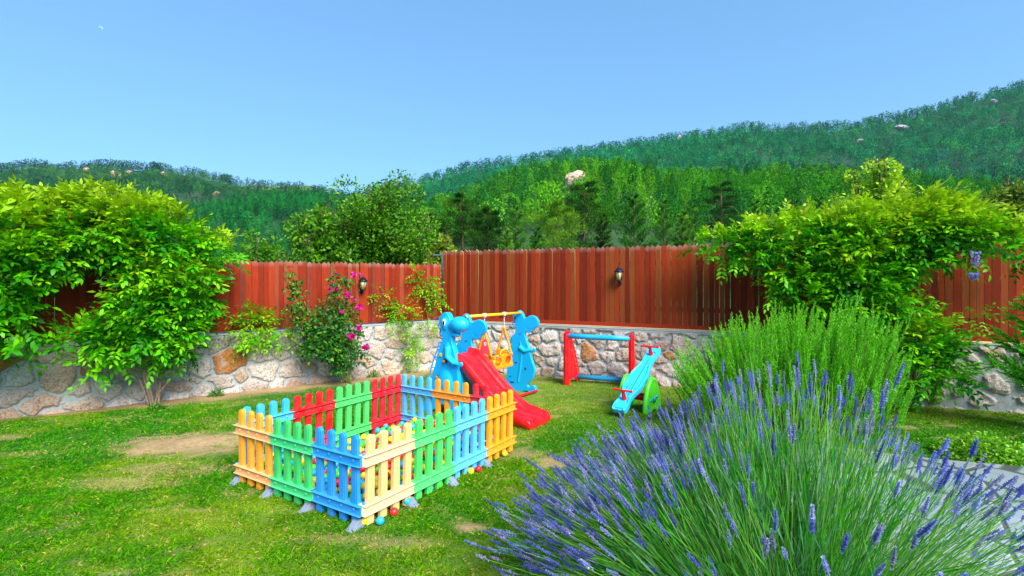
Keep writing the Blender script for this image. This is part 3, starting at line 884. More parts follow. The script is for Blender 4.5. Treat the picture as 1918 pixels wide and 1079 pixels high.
for (px, py, rp) in [(662, 515, 6), (676, 536 - 22, 3), (650, 554, 7), (663, 560, 4), (639, 583, 5), (630, 541, 5), (618, 541, 4), (606, 583, 6), (558, 596, 6.5), (594, 616, 5), (674, 576, 7), (673, 615, 6), (658, 630, 7), (686, 650, 7), (545, 632, 3), (573, 641, 3), (630, 512, 3), (557, 657, 3)]:
    c = P(px, py, rb[1] - 0.36); r = rp * 1.25 / FPX * c[1]
    n = 46; d = rdir(n, rng); t_ = rng.uniform(.2, 1, n)
    V, F, C = leaf_arrays(c + d * r * .25 * t_[:, None], d + rng.normal(0, .4, (n, 3)), rdir(n, rng), r * t_ * .9, r * .8 * np.ones(n), np.array([lin(225, 40, 150), lin(205, 25, 130), lin(240, 80, 175)])[rng.integers(3, size=n)])
    mesh_np('rose_bloom', V, F, M['petal'], rose, C)

# ---- shoots covered with needles (rosemary, juniper)
def shoots(B, D, ln, rng, nl, nw, per, colfn, lift=0.25, spread=0.9):
    n = len(B); K = 8
    D = nrm(D); pth = []
    wob = rng.normal(0, 0.12, (n, 3))
    for k in range(K):
        t_ = k / (K - 1)
        pth.append(B + D * (ln * t_)[:, None] + np.array([0, 0, 1.]) * (lift * ln * t_ * t_)[:, None] + wob * (ln * t_ * (1 - t_))[:, None])
    pth = np.stack(pth, 1)
    fr = np.tile(np.linspace(0.04, 1.0, per), (n, 1)) + rng.uniform(-.01, .01, (n, per)); fr = np.clip(fr, 0, 0.9999)
    ki = np.floor(fr * (K - 1)).astype(int); kf = (fr * (K - 1) - ki)[..., None]
    I = np.arange(n)[:, None]
    pos = pth[I, ki] * (1 - kf) + pth[I, np.minimum(ki + 1, K - 1)] * kf
    ax = nrm(pth[I, np.minimum(ki + 1, K - 1)] - pth[I, ki] + 1e-6)
    rd = rng.normal(size=(n, per, 3)); rd = nrm(rd - (rd * ax).sum(-1, keepdims=True) * ax)
    dd = ax * 0.75 + rd * spread
    L = nl * rng.uniform(.7, 1.15, (n, per)) * (1 - 0.55 * fr ** 3)
    C = colfn(n, per, fr)
    V, F, C = blades(pos.reshape(-1, 3), dd.reshape(-1, 3), rng.normal(size=(n * per, 3)), L.ravel(), np.full(n * per, nw), C.reshape(-1, 3))
    return (V, F, C), pth

# rosemary
rng = np.random.default_rng(51)
rc = np.array([3.08, 5.35, float(ground_z(0, 5.35))])
rosem = thing('rosemary_bush', rc, 'big upright rosemary bush with feathery bright green shoots behind the lavender', 'bush')
n = 1150
a = rng.random(n) * 2 * np.pi; rr = np.sqrt(rng.random(n))
off = np.stack([np.cos(a) * rr * 1.12, np.sin(a) * rr * 0.62], -1)
bx = rc[0] + off[:, 0]; by = rc[1] + off[:, 1]
# crown top profile along x: higher in the middle-right, low spill at the left
topz = np.interp(bx - .13, [1.6, 1.9, 2.2, 2.5, 2.8, 3.2, 3.6, 3.95, 4.2], [0.55, 0.85, 1.05, 1.25, 1.28, 1.38, 1.42, 1.2, .85]) + rng.normal(0, 0.05, n) - 0.25 * ((by - rc[1]) / 0.62) ** 2
lvl = rng.random(n) ** 0.8
z0 = -0.05 + (topz - 0.32) * lvl
B = np.stack([bx, by, z0], -1)
front = rng.random(n) < 0.25
Dv = np.stack([off[:, 0] * 0.28 + rng.normal(0, .1, n), off[:, 1] * 0.28 + rng.normal(0, .1, n) - 0.05, np.ones(n)], -1)
Dv[:, 0] -= (bx < 2.3) * 0.45
ln = rng.uniform(0.26, 0.46, n)
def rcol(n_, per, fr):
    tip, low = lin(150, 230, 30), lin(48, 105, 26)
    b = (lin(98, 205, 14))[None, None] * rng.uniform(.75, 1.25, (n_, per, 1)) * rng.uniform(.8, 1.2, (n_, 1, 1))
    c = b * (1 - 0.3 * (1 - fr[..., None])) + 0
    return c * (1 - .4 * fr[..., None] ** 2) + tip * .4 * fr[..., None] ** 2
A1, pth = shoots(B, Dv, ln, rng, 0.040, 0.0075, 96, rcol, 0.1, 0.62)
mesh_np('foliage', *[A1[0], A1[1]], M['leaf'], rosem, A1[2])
tb = tubes3(pth, np.full(pth.shape[:2], 0.0028), np.tile(lin(90, 140, 40), (len(pth), 1)))
# woody limbs from the base to shoot starts
m_ = rng.choice(n, 160, replace=False)
base = rc + np.stack([off[m_, 0] * .25, off[m_, 1] * .25, 0 * off[m_, 0]], -1)
tt = np.linspace(0, 1, 6)[None, :, None]
lim = base[:, None] * (1 - tt) + B[m_][:, None] * tt + np.sin(tt * np.pi) * np.stack([off[m_, 0] * .12, off[m_, 1] * .12, 0 * off[m_, 0]], -1)[:, None]
tb2 = tubes3(lim, np.full(lim.shape[:2], 0.007), np.tile(lin(95, 75, 50), (len(lim), 1)))
V, F, C = cat([tb, tb2]); mesh_np('stem', V, F, attr_mat('woody_stem', .9)[0], rosem, C)

# juniper at the right edge
rng = np.random.default_rng(52)
jc = np.array([6.35, 5.15, float(ground_z(0, 5.0))])
jun = thing('conifer_bush', jc, 'feathery bright green conifer reaching in from the right edge over the stone wall', 'conifer')
B, Dv = [], []
tops = []
mb = MB()
mb.tube([jc, jc + [0, .05, 1.3], jc + [.05, .1, 2.0]], [.05, .03, .01], 8)
for k in range(46):
    h = rng.uniform(0.12, 1.45); az = rng.uniform(0, 2 * np.pi)
    if k % 2 == 0: az = math.pi + rng.uniform(-.7, .5)
    ln_ = rng.uniform(.55, .95) * (1.1 - 0.4 * h)
    d = np.array([math.cos(az), math.sin(az), 0.35])
    p0 = jc + [0, 0, h]
    br = np.array([p0 + d * ln_ * t_ + np.array([0, 0, 0.25 * ln_ * t_ * t_]) for t_ in np.linspace(0, 1, 6)])
    mb.tube(br, np.linspace(.012, .003, 6), 5)
    for q_ in range(52):
        f = rng.uniform(.15, 1) * 5; i0 = min(int(f), 4); p_ = br[i0] + (br[i0 + 1] - br[i0]) * (f - i0)
        B.append(p_); Dv.append(nrm(d) * 0.9 + rng.normal(0, .42, 3) + [0, 0, .2])
B, Dv = np.array(B), np.array(Dv)
def jcol(n_, per, fr):
    return lin(100, 200, 30)[None, None] * rng.uniform(.6, 1.2, (n_, per, 1)) * rng.uniform(.75, 1.25, (n_, 1, 1)) + lin(120, 170, 60) * .35 * fr[..., None] ** 3
A1, pth = shoots(B, Dv, rng.uniform(.10, .2, len(B)), rng, 0.030, 0.012, 44, jcol, .05, .55)
mesh_np('foliage', A1[0], A1[1], M['leaf'], jun, A1[2]); mb.build('trunk', M['bark_dark'], jun, True)

# low plants
def low_plant(c, r, h, label, name, cat_, seed, cols, n=500, L=0.06, W=0.6, group=None):
    rg = np.random.default_rng(seed); c = np.array([c[0], c[1], float(ground_z(c[0], c[1]))])
    t = thing(name, c, label, cat_, group)
    d = rdir(n, rg); d[:, 2] = np.abs(d[:, 2]); q_ = rg.uniform(.25, 1, n)[:, None] ** .6
    Bp = c + d * q_ * np.array([r[0], r[1], h]) * (0.85 + .35 * fbm(d[:, 0] * 3 + seed, d[:, 1] * 3 + d[:, 2] * 2)[:, None])
    l_ = rg.uniform(.7, 1.2, n) * L
    V, F, C = leaf_arrays(Bp, d * .7 + rg.normal(0, .5, (n, 3)), np.array([0, -.2, 1]) + rg.normal(0, .35, (n, 3)), l_, l_ * W, np.array(cols)[rg.integers(len(cols), size=n)] * rg.uniform(.8, 1.2, (n, 1)))
    mesh_np('foliage', V, F, M['leaf'], t, C)
    m_ = min(60, n // 6)
    pth = c + (Bp[:m_] - c)[:, None] * np.linspace(0, 1, 4)[None, :, None]
    V, F, C = tubes3(pth, np.full(pth.shape[:2], .002), np.tile(lin(90, 120, 50), (m_, 1)))
    mesh_np('stem', V, F, M['leaf'], t, C)
    return t
q = GP(1238, 716); low_plant(q, (.27, .22), .40, 'small dark green leafy plant at the wall foot right of the seesaw', 'leafy_plant', 'plant', 61, [lin(34, 110, 34), lin(26, 90, 30), lin(60, 130, 40)], 420, .07, .75)
q = GP(1850, 880); low_plant((4.42, 4.52), (.42, .26), .2, 'low clipped yellow green shrub on the far edge of the pale path', 'low_shrub', 'shrub', 62, [lin(110, 175, 30), lin(150, 200, 40), lin(70, 140, 25)], 2600, .03, .7)
wg = 'weeds at the foot of the walls'
for i, (px, py, r_, lb) in enumerate([(1790, 755, .16, 'weedy tuft under the right wall beside the vine foot'), (1722, 742, .12, 'small weed at the wall foot below the lilac flowers'), (1385, 708, .1, 'grassy weed by the wall just left of the rosemary'),
                                       (405, 742, .10, 'low weed at the wall foot right of the big vine trunk'), (455, 728, .09, 'small weed at the wall foot left of the rose bush'), (292, 768, .09, 'green sucker leaves at the base of the vine trunk'), (700, 706, .12, 'leafy weed at the wall foot right of the rose bush')]):
    q = GP(px, py); low_plant(q, (r_, r_), r_ * .9, lb, 'weed', 'weed', 70 + i, [lin(60, 130, 30), lin(90, 150, 40)], 120, .05, .35, wg)

# ---------------------------------------------------------------- lavender
rng = np.random.default_rng(81)
lc = np.array([1.19, 2.04, float(ground_z(0, 2.0))])
lav = thing('lavender_bush', lc, 'very large spreading lavender bush in full violet bloom at the front right', 'bush')
def lav_dirs(n):
    out = []
    while len(out) < n:
        th = math.radians(rng.uniform(8, 84)); ph = rng.uniform(-math.pi, math.pi)
        if rng.random() > math.sin(th) ** 0.8: continue
        toward = math.cos(ph + math.pi / 2)          # 1 when it points to the camera (-Y)
        if toward > 0.1 and rng.random() > 0.26: continue
        out.append((th, ph))
    return np.array(out)
tp = lav_dirs(3100)
tp = tp[~((np.sin(tp[:, 0]) * np.cos(tp[:, 1]) > .25) & (rng.random(3100) < .42))]; nS = len(tp); th, ph = tp[:, 0], tp[:, 1]
dirv = np.stack([np.sin(th) * np.cos(ph), np.sin(th) * np.sin(ph), np.cos(th)], -1)
Rr = 1.0 + .24 * dirv[:, 2] ** 5 + .13 * np.sin(th) ** 4 + 0.05 * np.sin(ph * 3) + rng.normal(0, .085, nS)
Rr *= 1 - .45 * np.maximum(0, -dirv[:, 0]) * np.clip(.45 - dirv[:, 1], 0, 1)
Rr -= np.maximum(0, -dirv[:, 1]) * 0.2
b0 = lc + np.stack([dirv[:, 0] * .26, dirv[:, 1] * .26, 0 * th], -1) + rng.normal(0, .05, (nS, 3)) * [1, 1, 0]
e0 = lc + dirv * Rr[:, None] * np.array([1.12, 1.0, 1.02]); e0[:, 2] = np.minimum(e0[:, 2], np.interp(e0[:, 0] - lc[0], [-1.2, -.8, -.5, -.26, -.12, .06, .3, .55, .85, 1.3], [.58, .72, .82, .92, 1.2, 1.30, 1.16, .96, .76, .6]) * rng.uniform(.82, 1.04, nS)); e0[:, 2] = np.maximum(e0[:, 2], .16)
mid = b0 + (e0 - b0) * 0.5 + np.array([0, 0, .10]) * np.sin(th)[:, None] + rng.normal(0, .05, (nS, 3))
ts = np.linspace(0, 1, 7)[None, :, None]
pth = b0[:, None] * (1 - ts) ** 2 + 2 * mid[:, None] * ts * (1 - ts) + e0[:, None] * ts ** 2
start = 2
stc = np.array([lin(98, 182, 40), lin(126, 200, 60), lin(66, 160, 50), lin(150, 200, 100)])[rng.integers(4, size=nS)]
V, F, C = tubes3(pth, np.linspace(.0022, .0013, 7)[None, :] * np.ones((nS, 1)), stc)
mesh_np('stem', V, F, M['leaf'], lav, C)
# narrow grey-green leaves
nL = 17000
tp = lav_dirs(nL); th2, ph2 = tp[:, 0], tp[:, 1]
dv = np.stack([np.sin(th2) * np.cos(ph2), np.sin(th2) * np.sin(ph2), np.cos(th2)], -1)
rad = rng.uniform(.08, .80, nL) ** 0.8
rad = np.where((dv[:, 0] > .3) & (rng.random(nL) < .9), rad * .45, rad)
Bp = lc + dv * rad[:, None] + [0, 0, .02]
dd = dv + rng.normal(0, .26, (nL, 3)) + [0, 0, .25]
lcx = np.array([lin(80, 172, 40), lin(104, 168, 100), lin(46, 150, 62), lin(124, 176, 124), lin(74, 178, 26)])[rng.integers(5, size=nL)] * rng.uniform(.7, 1.1, (nL, 1))
ll = rng.uniform(.07, .2, nL)
V, F, C = blades(Bp, dd, rdir(nL, rng), ll, ll * 0.035 + .0015, lcx)
mesh_np('foliage', V, F, M['leaf'], lav, C)
# woody core
nW = 90; dv = dv[:nW]
tt = np.linspace(0, 1, 5)[None, :, None]
pw = lc + dv[:, None] * tt * rng.uniform(.25, .5, nW)[:, None, None] + rng.normal(0, .015, (nW, 5, 3))
V, F, C = tubes3(pw, np.linspace(.008, .003, 5)[None] * np.ones((nW, 1)), np.tile(lin(110, 88, 66), (nW, 1)))
mesh_np('woody_branch', V, F, M['rock'], lav, C)
# flower spikes
vio = np.array([lin(132, 144, 222), lin(114, 126, 210), lin(150, 160, 228), lin(104, 112, 196), lin(170, 178, 232), lin(168, 168, 205)])
def spike_arrays(ends, dirs, seed):
    rg = np.random.default_rng(seed); n = len(ends); wh, per = 9, 7
    ln = rg.uniform(.046, .084, n); cb = vio[rg.integers(6, size=n)] * rg.uniform(.8, 1.15, (n, 1))
    parts = []
    a = nrm(np.cross(dirs, [0.2, .1, 1])); b = np.cross(dirs, a)
    for w in range(wh):
        f = w / (wh - 1)
        ff = np.where(w == 0, -0.25, f)
        thick = (0.0098 * (1 - 0.55 * max(0, f - .2))) * (0.6 if w == 0 else 1)
        ctr = ends + dirs * (ln * ff)[:, None]
        for j in range(per):
            an = 2 * math.pi * (j + .5 * (w % 2)) / per + rg.uniform(-.3, .3, n)
            rv = np.cos(an)[:, None] * a + np.sin(an)[:, None] * b
            L = thick * rg.uniform(.75, 1.25, n)
            parts.append(blades(ctr + rv * .0015, rv * 1.0 + dirs * rg.uniform(.3, .9, (n, 1)), dirs + rg.normal(0, .5, (n, 3)), L, L * .85, cb * rg.uniform(.75, 1.25, (n, 1))))
    V, F, C = cat(parts); 
    ax = np.stack([ends - dirs * .01, ends + dirs * (ln * .5)[:, None], ends + dirs * (ln * 1.03)[:, None]], 1)
    t3 = tubes3(ax, np.array([[.0035, .004, .0015]]) * np.ones((n, 1)), cb * .7)
    return V, np.concatenate(F), C, t3
tipd = nrm(pth[:, -1] - pth[:, -2]); tipd = nrm(tipd + np.array([0, 0, .18]))
fl = np.where(rng.random(nS) < np.where(dirv[:, 2] > .75, .38, .54) + .22 * (dirv[:, 0] < -.3) + .18 * (dirv[:, 0] > .4))[0]
E, Dn = pth[fl, -1], tipd[fl]
px = 959 + E[:, 0] / E[:, 1] * FPX; py = HOR + (CAMZ - E[:, 2]) / E[:, 1] * FPX
vis = (px > 900) & (px < 1910) & (py > 600) & (py < 1060) & (E[:, 1] > 0.5)
key = np.where(vis, np.linalg.norm(E - [0, 0, CAMZ], axis=1), 99); order = np.argsort(key)
solo, rest = order[:100], order[100:]
V, F, C, t3 = spike_arrays(E[rest], Dn[rest], 5)
V2, F2, C2 = cat([(V, F, C), t3])
o = mesh_np('flower_spikes', V2, F2, M['petal'], lav, C2); o['kind'] = 'stuff'
for k, i in enumerate(solo):
    V, F, C, t3 = spike_arrays(E[i:i + 1], Dn[i:i + 1], 100 + k)
    V2, F2, C2 = cat([(V, F, C), t3]); mesh_np('flower_spike', V2, F2, M['petal'], lav, C2)

# ---------------------------------------------------------------- grass blades
rng = np.random.default_rng(91)
def grass_patch(n, y0, y1, hgt, wid, seed):
    rg = np.random.default_rng(seed)
    y = np.sqrt(rg.uniform(y0 ** 2, y1 ** 2, n)); x = y * rg.uniform(-1.12, 1.12, n)
    a, b = wall_dist(x, y)
    keep = (a > .02) & (b > .02) & ~in_poly(x, y, PATH_POLY)
    sm = soil_mask(x, y); keep &= rg.random(n) > sm * 0.93
    x, y, sm = x[keep], y[keep], sm[keep]; n = len(x)
    ymk = yellow_mask(x, y); z = ground_z(x, y)
    tuft = fbm(x * 9, y * 9, 77)
    h = hgt * rg.uniform(.5, 1.2, n) * (0.55 + 0.9 * tuft) * (1 - .55 * sm) * (1 - .25 * ymk)
    d = np.stack([rg.normal(0, .55, n), rg.normal(0, .55, n), np.ones(n)], -1)
    g1, g2, g3, st = lin(56, 148, 4), lin(88, 170, 6), lin(36, 124, 8), lin(200, 184, 96)
    c = np.array([g1, g2, g3])[rg.integers(3, size=n)]
    c = c * (1 - .6 * ymk[:, None]) + lin(158, 184, 18) * .6 * ymk[:, None]
    dry = rg.random(n) < (0.02 + .10 * ymk + .6 * sm)
    c = np.where(dry[:, None], st, c) * rg.uniform(.75, 1.2, (n, 1))
    B = np.stack([x, y, z - .004], -1)
    D = nrm(d); S = nrm(np.cross(D, rg.normal(size=(n, 3))))
    w = wid * rg.uniform(.7, 1.2, n)[:, None]
    V = np.stack([B - S * w, B + S * w, B + D * h[:, None] * .6 + S * w * .5 + .0, B + D * h[:, None] + np.stack([d[:, 0] * .25, d[:, 1] * .25, -.2 * np.ones(n)], -1) * h[:, None]], 1).reshape(-1, 3)
    i = np.arange(n)[:, None] * 4
    return V, np.concatenate([i + np.array([0, 1, 2]), i + np.array([0, 2, 3])]), np.repeat(c, 4, 0)
V, F, C = cat([grass_patch(210000, 2.3, 4.4, .042, .0016, 1), grass_patch(150000, 4.4, 6.6, .04, .0026, 2), grass_patch(90000, 6.6, 10.0, .038, .004, 3)])
g = mesh_np('grass', V, F, M['grass'], None, C)
tag(g, 'short mown green and straw coloured grass over the whole lawn', 'grass', kind='stuff')

# ---------------------------------------------------------------- ball pit fence
cF, cL, cR, cB = np.array([-.985, 3.18]), np.array([-2.235, 3.95]), np.array([.01, 4.72]), np.array([-1.285, 5.59])
pen = thing('play_fence', ((cF + cB) / 2).tolist() + [float(ground_z(0, 4.3))], 'rectangular pen of colourful plastic picket panels holding many small balls on the lawn', 'play fence')
PANEL = [  # side, index, picket colour, rail colour, label
    (cL, cF, 3, [((250, 160, 45), (250, 178, 118), 'orange panel at the left end of the long near side'), ((52, 188, 98), (70, 205, 130), 'green panel between the orange and blue ones on the near left side'), ((25, 142, 225), (40, 150, 222), 'blue panel at the front corner')]),
    (cF, cR, 4, [((250, 196, 128), (250, 205, 160), 'sun bleached cream panel at the front corner'), ((70, 212, 100), (86, 222, 122), 'green panel beside the cream one'), ((85, 185, 240), (98, 195, 242), 'pale blue panel between green and orange'), ((250, 165, 20), (250, 160, 22), 'orange panel at the corner nearest the slide')]),
    (cR, cB, 3, [((220, 20, 50), (225, 25, 45), 'red panel in front of the slide foot'), ((250, 160, 25), (248, 150, 35), 'orange panel on the far side'), ((80, 180, 235), (85, 180, 235), 'pale blue panel at the back corner')]),
    (cB, cL, 4, [((222, 18, 38), (225, 20, 40), 'red panel at the back corner'), ((75, 210, 100), (80, 215, 110), 'green panel between two red ones'), ((222, 15, 22), (222, 15, 25), 'red panel between green and blue'), ((50, 175, 232), (70, 185, 235), 'blue panel at the far left corner')]),
]
matc = {}
def pm_(rgb, kind):
    if rgb not in matc: matc[rgb] = plastic('panel_plastic_%d' % len(matc), rgb, 0.36, 0.3)
    return matc[rgb]
UP = np.array([0, 0, 1.])
pen_bvh = MB()
foot_pts = []
for A, Bq, npan, defs in PANEL:
    e = Bq - A; Ltot = np.linalg.norm(e); u2 = e / Ltot; u = np.array([u2[0], u2[1], 0]); w = np.cross(UP, u)
    lp = Ltot / npan
    for k, (pc, rc_, lb) in enumerate(defs):
        a2 = A + u2 * lp * k; b2 = A + u2 * lp * (k + 1)
        za, zb = float(ground_z(0, a2[1])) + .012, float(ground_z(0, b2[1])) + .012
        a3, b3 = np.array([*a2, za]), np.array([*b2, zb])
        uu = nrm(b3 - a3); vv = nrm(np.cross(w, uu)) * -1
        vv = vv if vv[2] > 0 else -vv
        wob = rng.normal(0, .004, 2)
        ax = np.array([uu, w, vv])
        ctr = (a3 + b3) / 2
        panel = bpy.data.objects.new('fence_panel', None); COL.objects.link(panel); panel.parent = pen; panel['label'] = lb; panel.empty_display_size = .1
        for zc in (.105, .428):
            mb = MB()
            c = ctr + vv * zc + w * wob[0]
            mb.box(c, (lp + .012, .037, .056), ax)
            for sg in (-1, 1):
                mb.box(c + vv * sg * .031, (lp + .022, .074, .007), ax)
                # hinge knuckle at each end
                mb.tube([c + uu * sg * (lp / 2 - .004) - vv * .026, c + uu * sg * (lp / 2 - .004) + vv * .026], .016, 12)
            for q_ in range(4):
                for sg in (-1, 1):
                    cc_ = c + uu * lp * ((q_ + .5) / 4 - .5) + w * sg * .0185
                    mb.ell(cc_, (.013, .010, .013), ax, 10, 6)
            mb.build('rail', pm_(rc_, 'r'), panel, bevel=.0025, seg=1)
        for q_ in range(4):
            base = a3 + uu * lp * (q_ + .5) / 4 + w * wob[0]
            mb = MB(); hw = .029; H_ = .59
            out = [(-hw, 0), (hw, 0), (hw, H_ - hw)] + [(hw * math.cos(t_), H_ - hw + hw * math.sin(t_)) for t_ in np.linspace(.25, math.pi - .25, 7)] + [(-hw, H_ - hw)]
            mb.prism(out, base, uu, vv, w, .028)
            # raised spine along the picket
            out2 = [(x_ * .62, .012 + y_ * .965) for x_, y_ in out]
            mb.prism(out2, base, uu, vv, w, .0345)
            for hz in (.2, .3):
                for sg in (-1, 1):
                    mb.ell(base + vv * hz + w * sg * .0172, (.0032, .0012, .0032), ax, 8, 4, mi=1)
            mb.build('picket', [pm_(pc, 'p'), M['dark']], panel, bevel=.004, seg=2)
def foot(p2, u2, w2, sgn):
    z = float(ground_z(0, p2[1])); ux = np.array([*u2, 0]); wx = np.array([*w2, 0]) * sgn
    mb = MB()
    # splayed wedge: thick at the picket, thin at the toe
    prof = [(-.03, 0.0), (.074, 0.0), (.074, .008), (.045, .018), (.012, .05), (-.03, .055)]
    o = np.array([*p2, z + .002])
    mb.prism(prof, o, wx, UP, ux, .056)
    mb.prism([(-.03, 0), (.055, 0), (.03, .024), (-.03, .03)], o, wx, UP, ux, .076)
    mb.tube([o + wx * .06 - UP * .0, o + wx * .06 + UP * .022], .007, 8)
    mb.build('foot', M['foot'], pen, bevel=.003)
for A, Bq, ts_, in ((cL, cF, (.015, 1 / 3 - .02, 2 / 3 - .03, .975)), (cF, cR, (.25 - .02, .5 - .02, .75 - .01))):
    e = Bq - A; u2 = nrm(e); n2 = np.array([u2[1], -u2[0]])
    if n2[1] > 0: n2 = -n2
    for t_ in ts_:
        foot(A + e * t_ + n2 * .012, u2, n2, 1)

# ---- balls
rng = np.random.default_rng(101)
rB = .0285
def inside_pen(p, m=.046):
    poly = [cF, cR, cB, cL]
    for i in range(4):
        a, b = poly[i], poly[(i + 1) % 4]; e = nrm(b - a); n2 = np.array([-e[1], e[0]])
        if (p - a) @ n2 < m: return False
    return True
cen = (cF + cR + cB + cL) / 4
balls = []
grid = {}
def zrest(x, y):
    z = float(ground_z(0, y)) + rB + .008; gi, gj = int(x // .06), int(y // .06)
    for a in (-1, 0, 1):
        for b in (-1, 0, 1):
            for (bx, by, bz) in grid.get((gi + a, gj + b), ()):
                d2 = (bx - x) ** 2 + (by - y) ** 2
                if d2 < 4 * rB * rB: z = max(z, bz + math.sqrt(4 * rB * rB - d2))
    return z
tries = 0
while len(balls) < 1080 and tries < 40000:
    tries += 1
    best = None
    for _ in range(7):
        s_, t_ = rng.random(), rng.random()
        p = cF + (cR - cF) * s_ + (cL - cF) * t_ + (cB - cR - cL + cF) * s_ * t_
        # sparse strip along the far left side and thinner at the back
        dens = 1.0
        if t_ > .80 and s_ > .30: dens = .05
        elif s_ > .80: dens = .35
        if rng.random() > dens or not inside_pen(p): continue
        z = zrest(*p)
        if best is None or z < best[2]: best = (p[0], p[1], z)
    if best is None: continue
    if best[2] > float(ground_z(0, best[1])) + .19: continue
    balls.append(best); grid.setdefault((int(best[0] // .06), int(best[1] // .06)), []).append(best)
# escaped balls caught under and just outside the pickets
extra = [(712, 985, 0.0), (738, 968, 0), (683, 985, -.02), (650, 960, 0), (612, 956, 0), (532, 922, 0), (541, 930, 0), (763, 948, 0), (805, 922, 0), (492, 910, .0), (473, 905, 0), (882, 890, 0), (896, 886, 0), (935, 852, 0), (945, 856, 0), (955, 845, 0), (517, 925, 0), (905, 872, 0), (823, 916, 0)]
eb = []
for px, py, dz in extra:
    q_ = GP(px, py - 0); eb.append((q_[0], q_[1], q_[2] + rB + .006))
cols_b = [('red', (225, 18, 30)), ('yellow', (240, 215, 10)), ('blue', (20, 170, 220)), ('green', (70, 205, 25))]
mats_b = []
for nm, rgb in cols_b:
    m = plastic('ball_' + nm, rgb, .32, .2); mats_b.append(m)
bm = bmesh.new(); bmesh.ops.create_icosphere(bm, subdivisions=3, radius=rB)
bme = []
for nm, rgb in cols_b:
    me = bpy.data.meshes.new('ball_' + nm); bm.to_mesh(me); me.polygons.foreach_set("use_smooth", [True] * len(me.polygons)); me.materials.append(mats_b[len(bme)]); bme.append(me)
icoV = np.array([v.co[:] for v in bm.verts]); icoF = np.array([[v.index for v in f.verts] for f in bm.faces]); bm.free()
allb = eb + balls
carr = rng.integers(4, size=len(allb))
# how large each ball shows: rays against a tree of all balls
tv, tf = [], []
ico1 = bmesh.new(); bmesh.ops.create_icosphere(ico1, subdivisions=1, radius=rB)
i1V = np.array([v.co[:] for v in ico1.verts]); i1F = [[v.index for v in f.verts] for f in ico1.faces]; ico1.free()
owner = []
for bi, b in enumerate(allb):
    o_ = len(tv); tv += (i1V + b).tolist(); tf += [[i + o_ for i in f] for f in i1F]; owner += [bi] * len(i1F)
tree = BVHTree.FromPolygons(tv, tf)
score = np.zeros(len(allb)); eye = Vector((0, 0, CAMZ))
for bi, b in enumerate(allb):
    c = Vector(b); d0 = (c - eye); dist = d0.length; d0.normalize()
    sx = d0.cross(Vector((0, 0, 1))).normalized(); sy = sx.cross(d0)
    hit = 0
    for (ox, oy) in ((0, 0), (.6, 0), (-.6, 0), (0, .7), (0, -.6), (.5, .5), (-.5, .5)):
        tgt = c + sx * ox * rB + sy * oy * rB; dd = (tgt - eye).normalized()
        r_ = tree.ray_cast(eye, dd)
        if r_[2] is not None and owner[r_[2]] == bi: hit += 1
    score[bi] = hit / dist ** 2
score[:len(eb)] += 10
order = np.argsort(-score)
mass = []
for rank, bi in enumerate(order):
    if score[bi] <= 0: 
        mass.append(bi); continue
    if rank < 300:
        o = bpy.data.objects.new('ball', bme[carr[bi]]); COL.objects.link(o); o.location = allb[bi]
        o.rotation_euler = rng.uniform(0, 6, 3)
        nm = cols_b[carr[bi]][0]
        if bi < len(eb):
            px_ = extra[bi][0]
            where = next(w_ for lim, w_ in ((500, 'orange panel at the left end'), (545, 'near green panel'), (690, 'blue panel'), (790, 'cream panel'), (870, 'pale green panel'), (915, 'pale blue panel'), (2000, 'orange panel near the slide')) if px_ < lim)
            tag(o, '%s ball on the grass poking out under the %s' % (nm, where), 'ball', '%s balls at the foot of the pen' % nm)
        else: tag(o, '%s plastic ball lying among the others inside the pen' % nm, 'ball', '%s balls in the pen' % nm)
    else: mass.append(bi)
V = np.concatenate([icoV + np.array(allb[b]) for b in mass]); F = np.concatenate([icoF + k * len(icoV) for k in range(len(mass))])
o = mesh_np('balls', V, F, mats_b, None, None, True, np.repeat(carr[mass], len(icoF)))
tag(o, 'the many other small coloured balls heaped in the pen', 'balls', kind='stuff')

# ---------------------------------------------------------------- dinosaur slide with swing frame
U_ = np.array([.83, -.56, 0]) / np.hypot(.83, .56)      # the way the slide runs
W_ = np.array([-U_[1], U_[0], 0])                        # away from the camera side
D1o = np.array([-.72, 6.02, 0])
def duv(px, py):
    k = (px - 959) / FPX; s_ = (k * D1o[1] - D1o[0]) / (U_[0] - k * U_[1]); Y = D1o[1] + U_[1] * s_
    return (s_, CAMZ - (py - HOR) / FPX * Y)
gz1 = -.074
BODY = smooth_outline([duv(*q_) for q_ in [(829, 593), (834, 586), (840, 585), (844, 591), (847, 600), (850, 612), (852, 622), (849, 631), (850, 640), (853, 652), (857, 668), (860, 686), (862, 705), (862, 722), (860, 740), (859, 755), (863, 766), (860, 773), (848, 774), (842, 764), (834, 757), (822, 758), (814, 768), (800, 771), (796, 763), (800, 748), (805, 730), (810, 712), (815, 694), (820, 676), (824, 658), (828, 645), (832, 634), (830, 622), (828, 606)]], 3)
SNOUT = duv(862, 608); HANDP = duv(865, 681)
def to3(o, uv, off=0.0):
    return np.array(o) + U_ * uv[0] + UP * uv[1] + W_ * off
root_p = D1o + U_ * .3 + W_ * .3
playset = thing('dinosaur_slide', (root_p[0], root_p[1], -.08), 'blue dinosaur sided toddler slide with red chute and yellow swing bar', 'slide')
AX = np.array([U_, W_, UP])
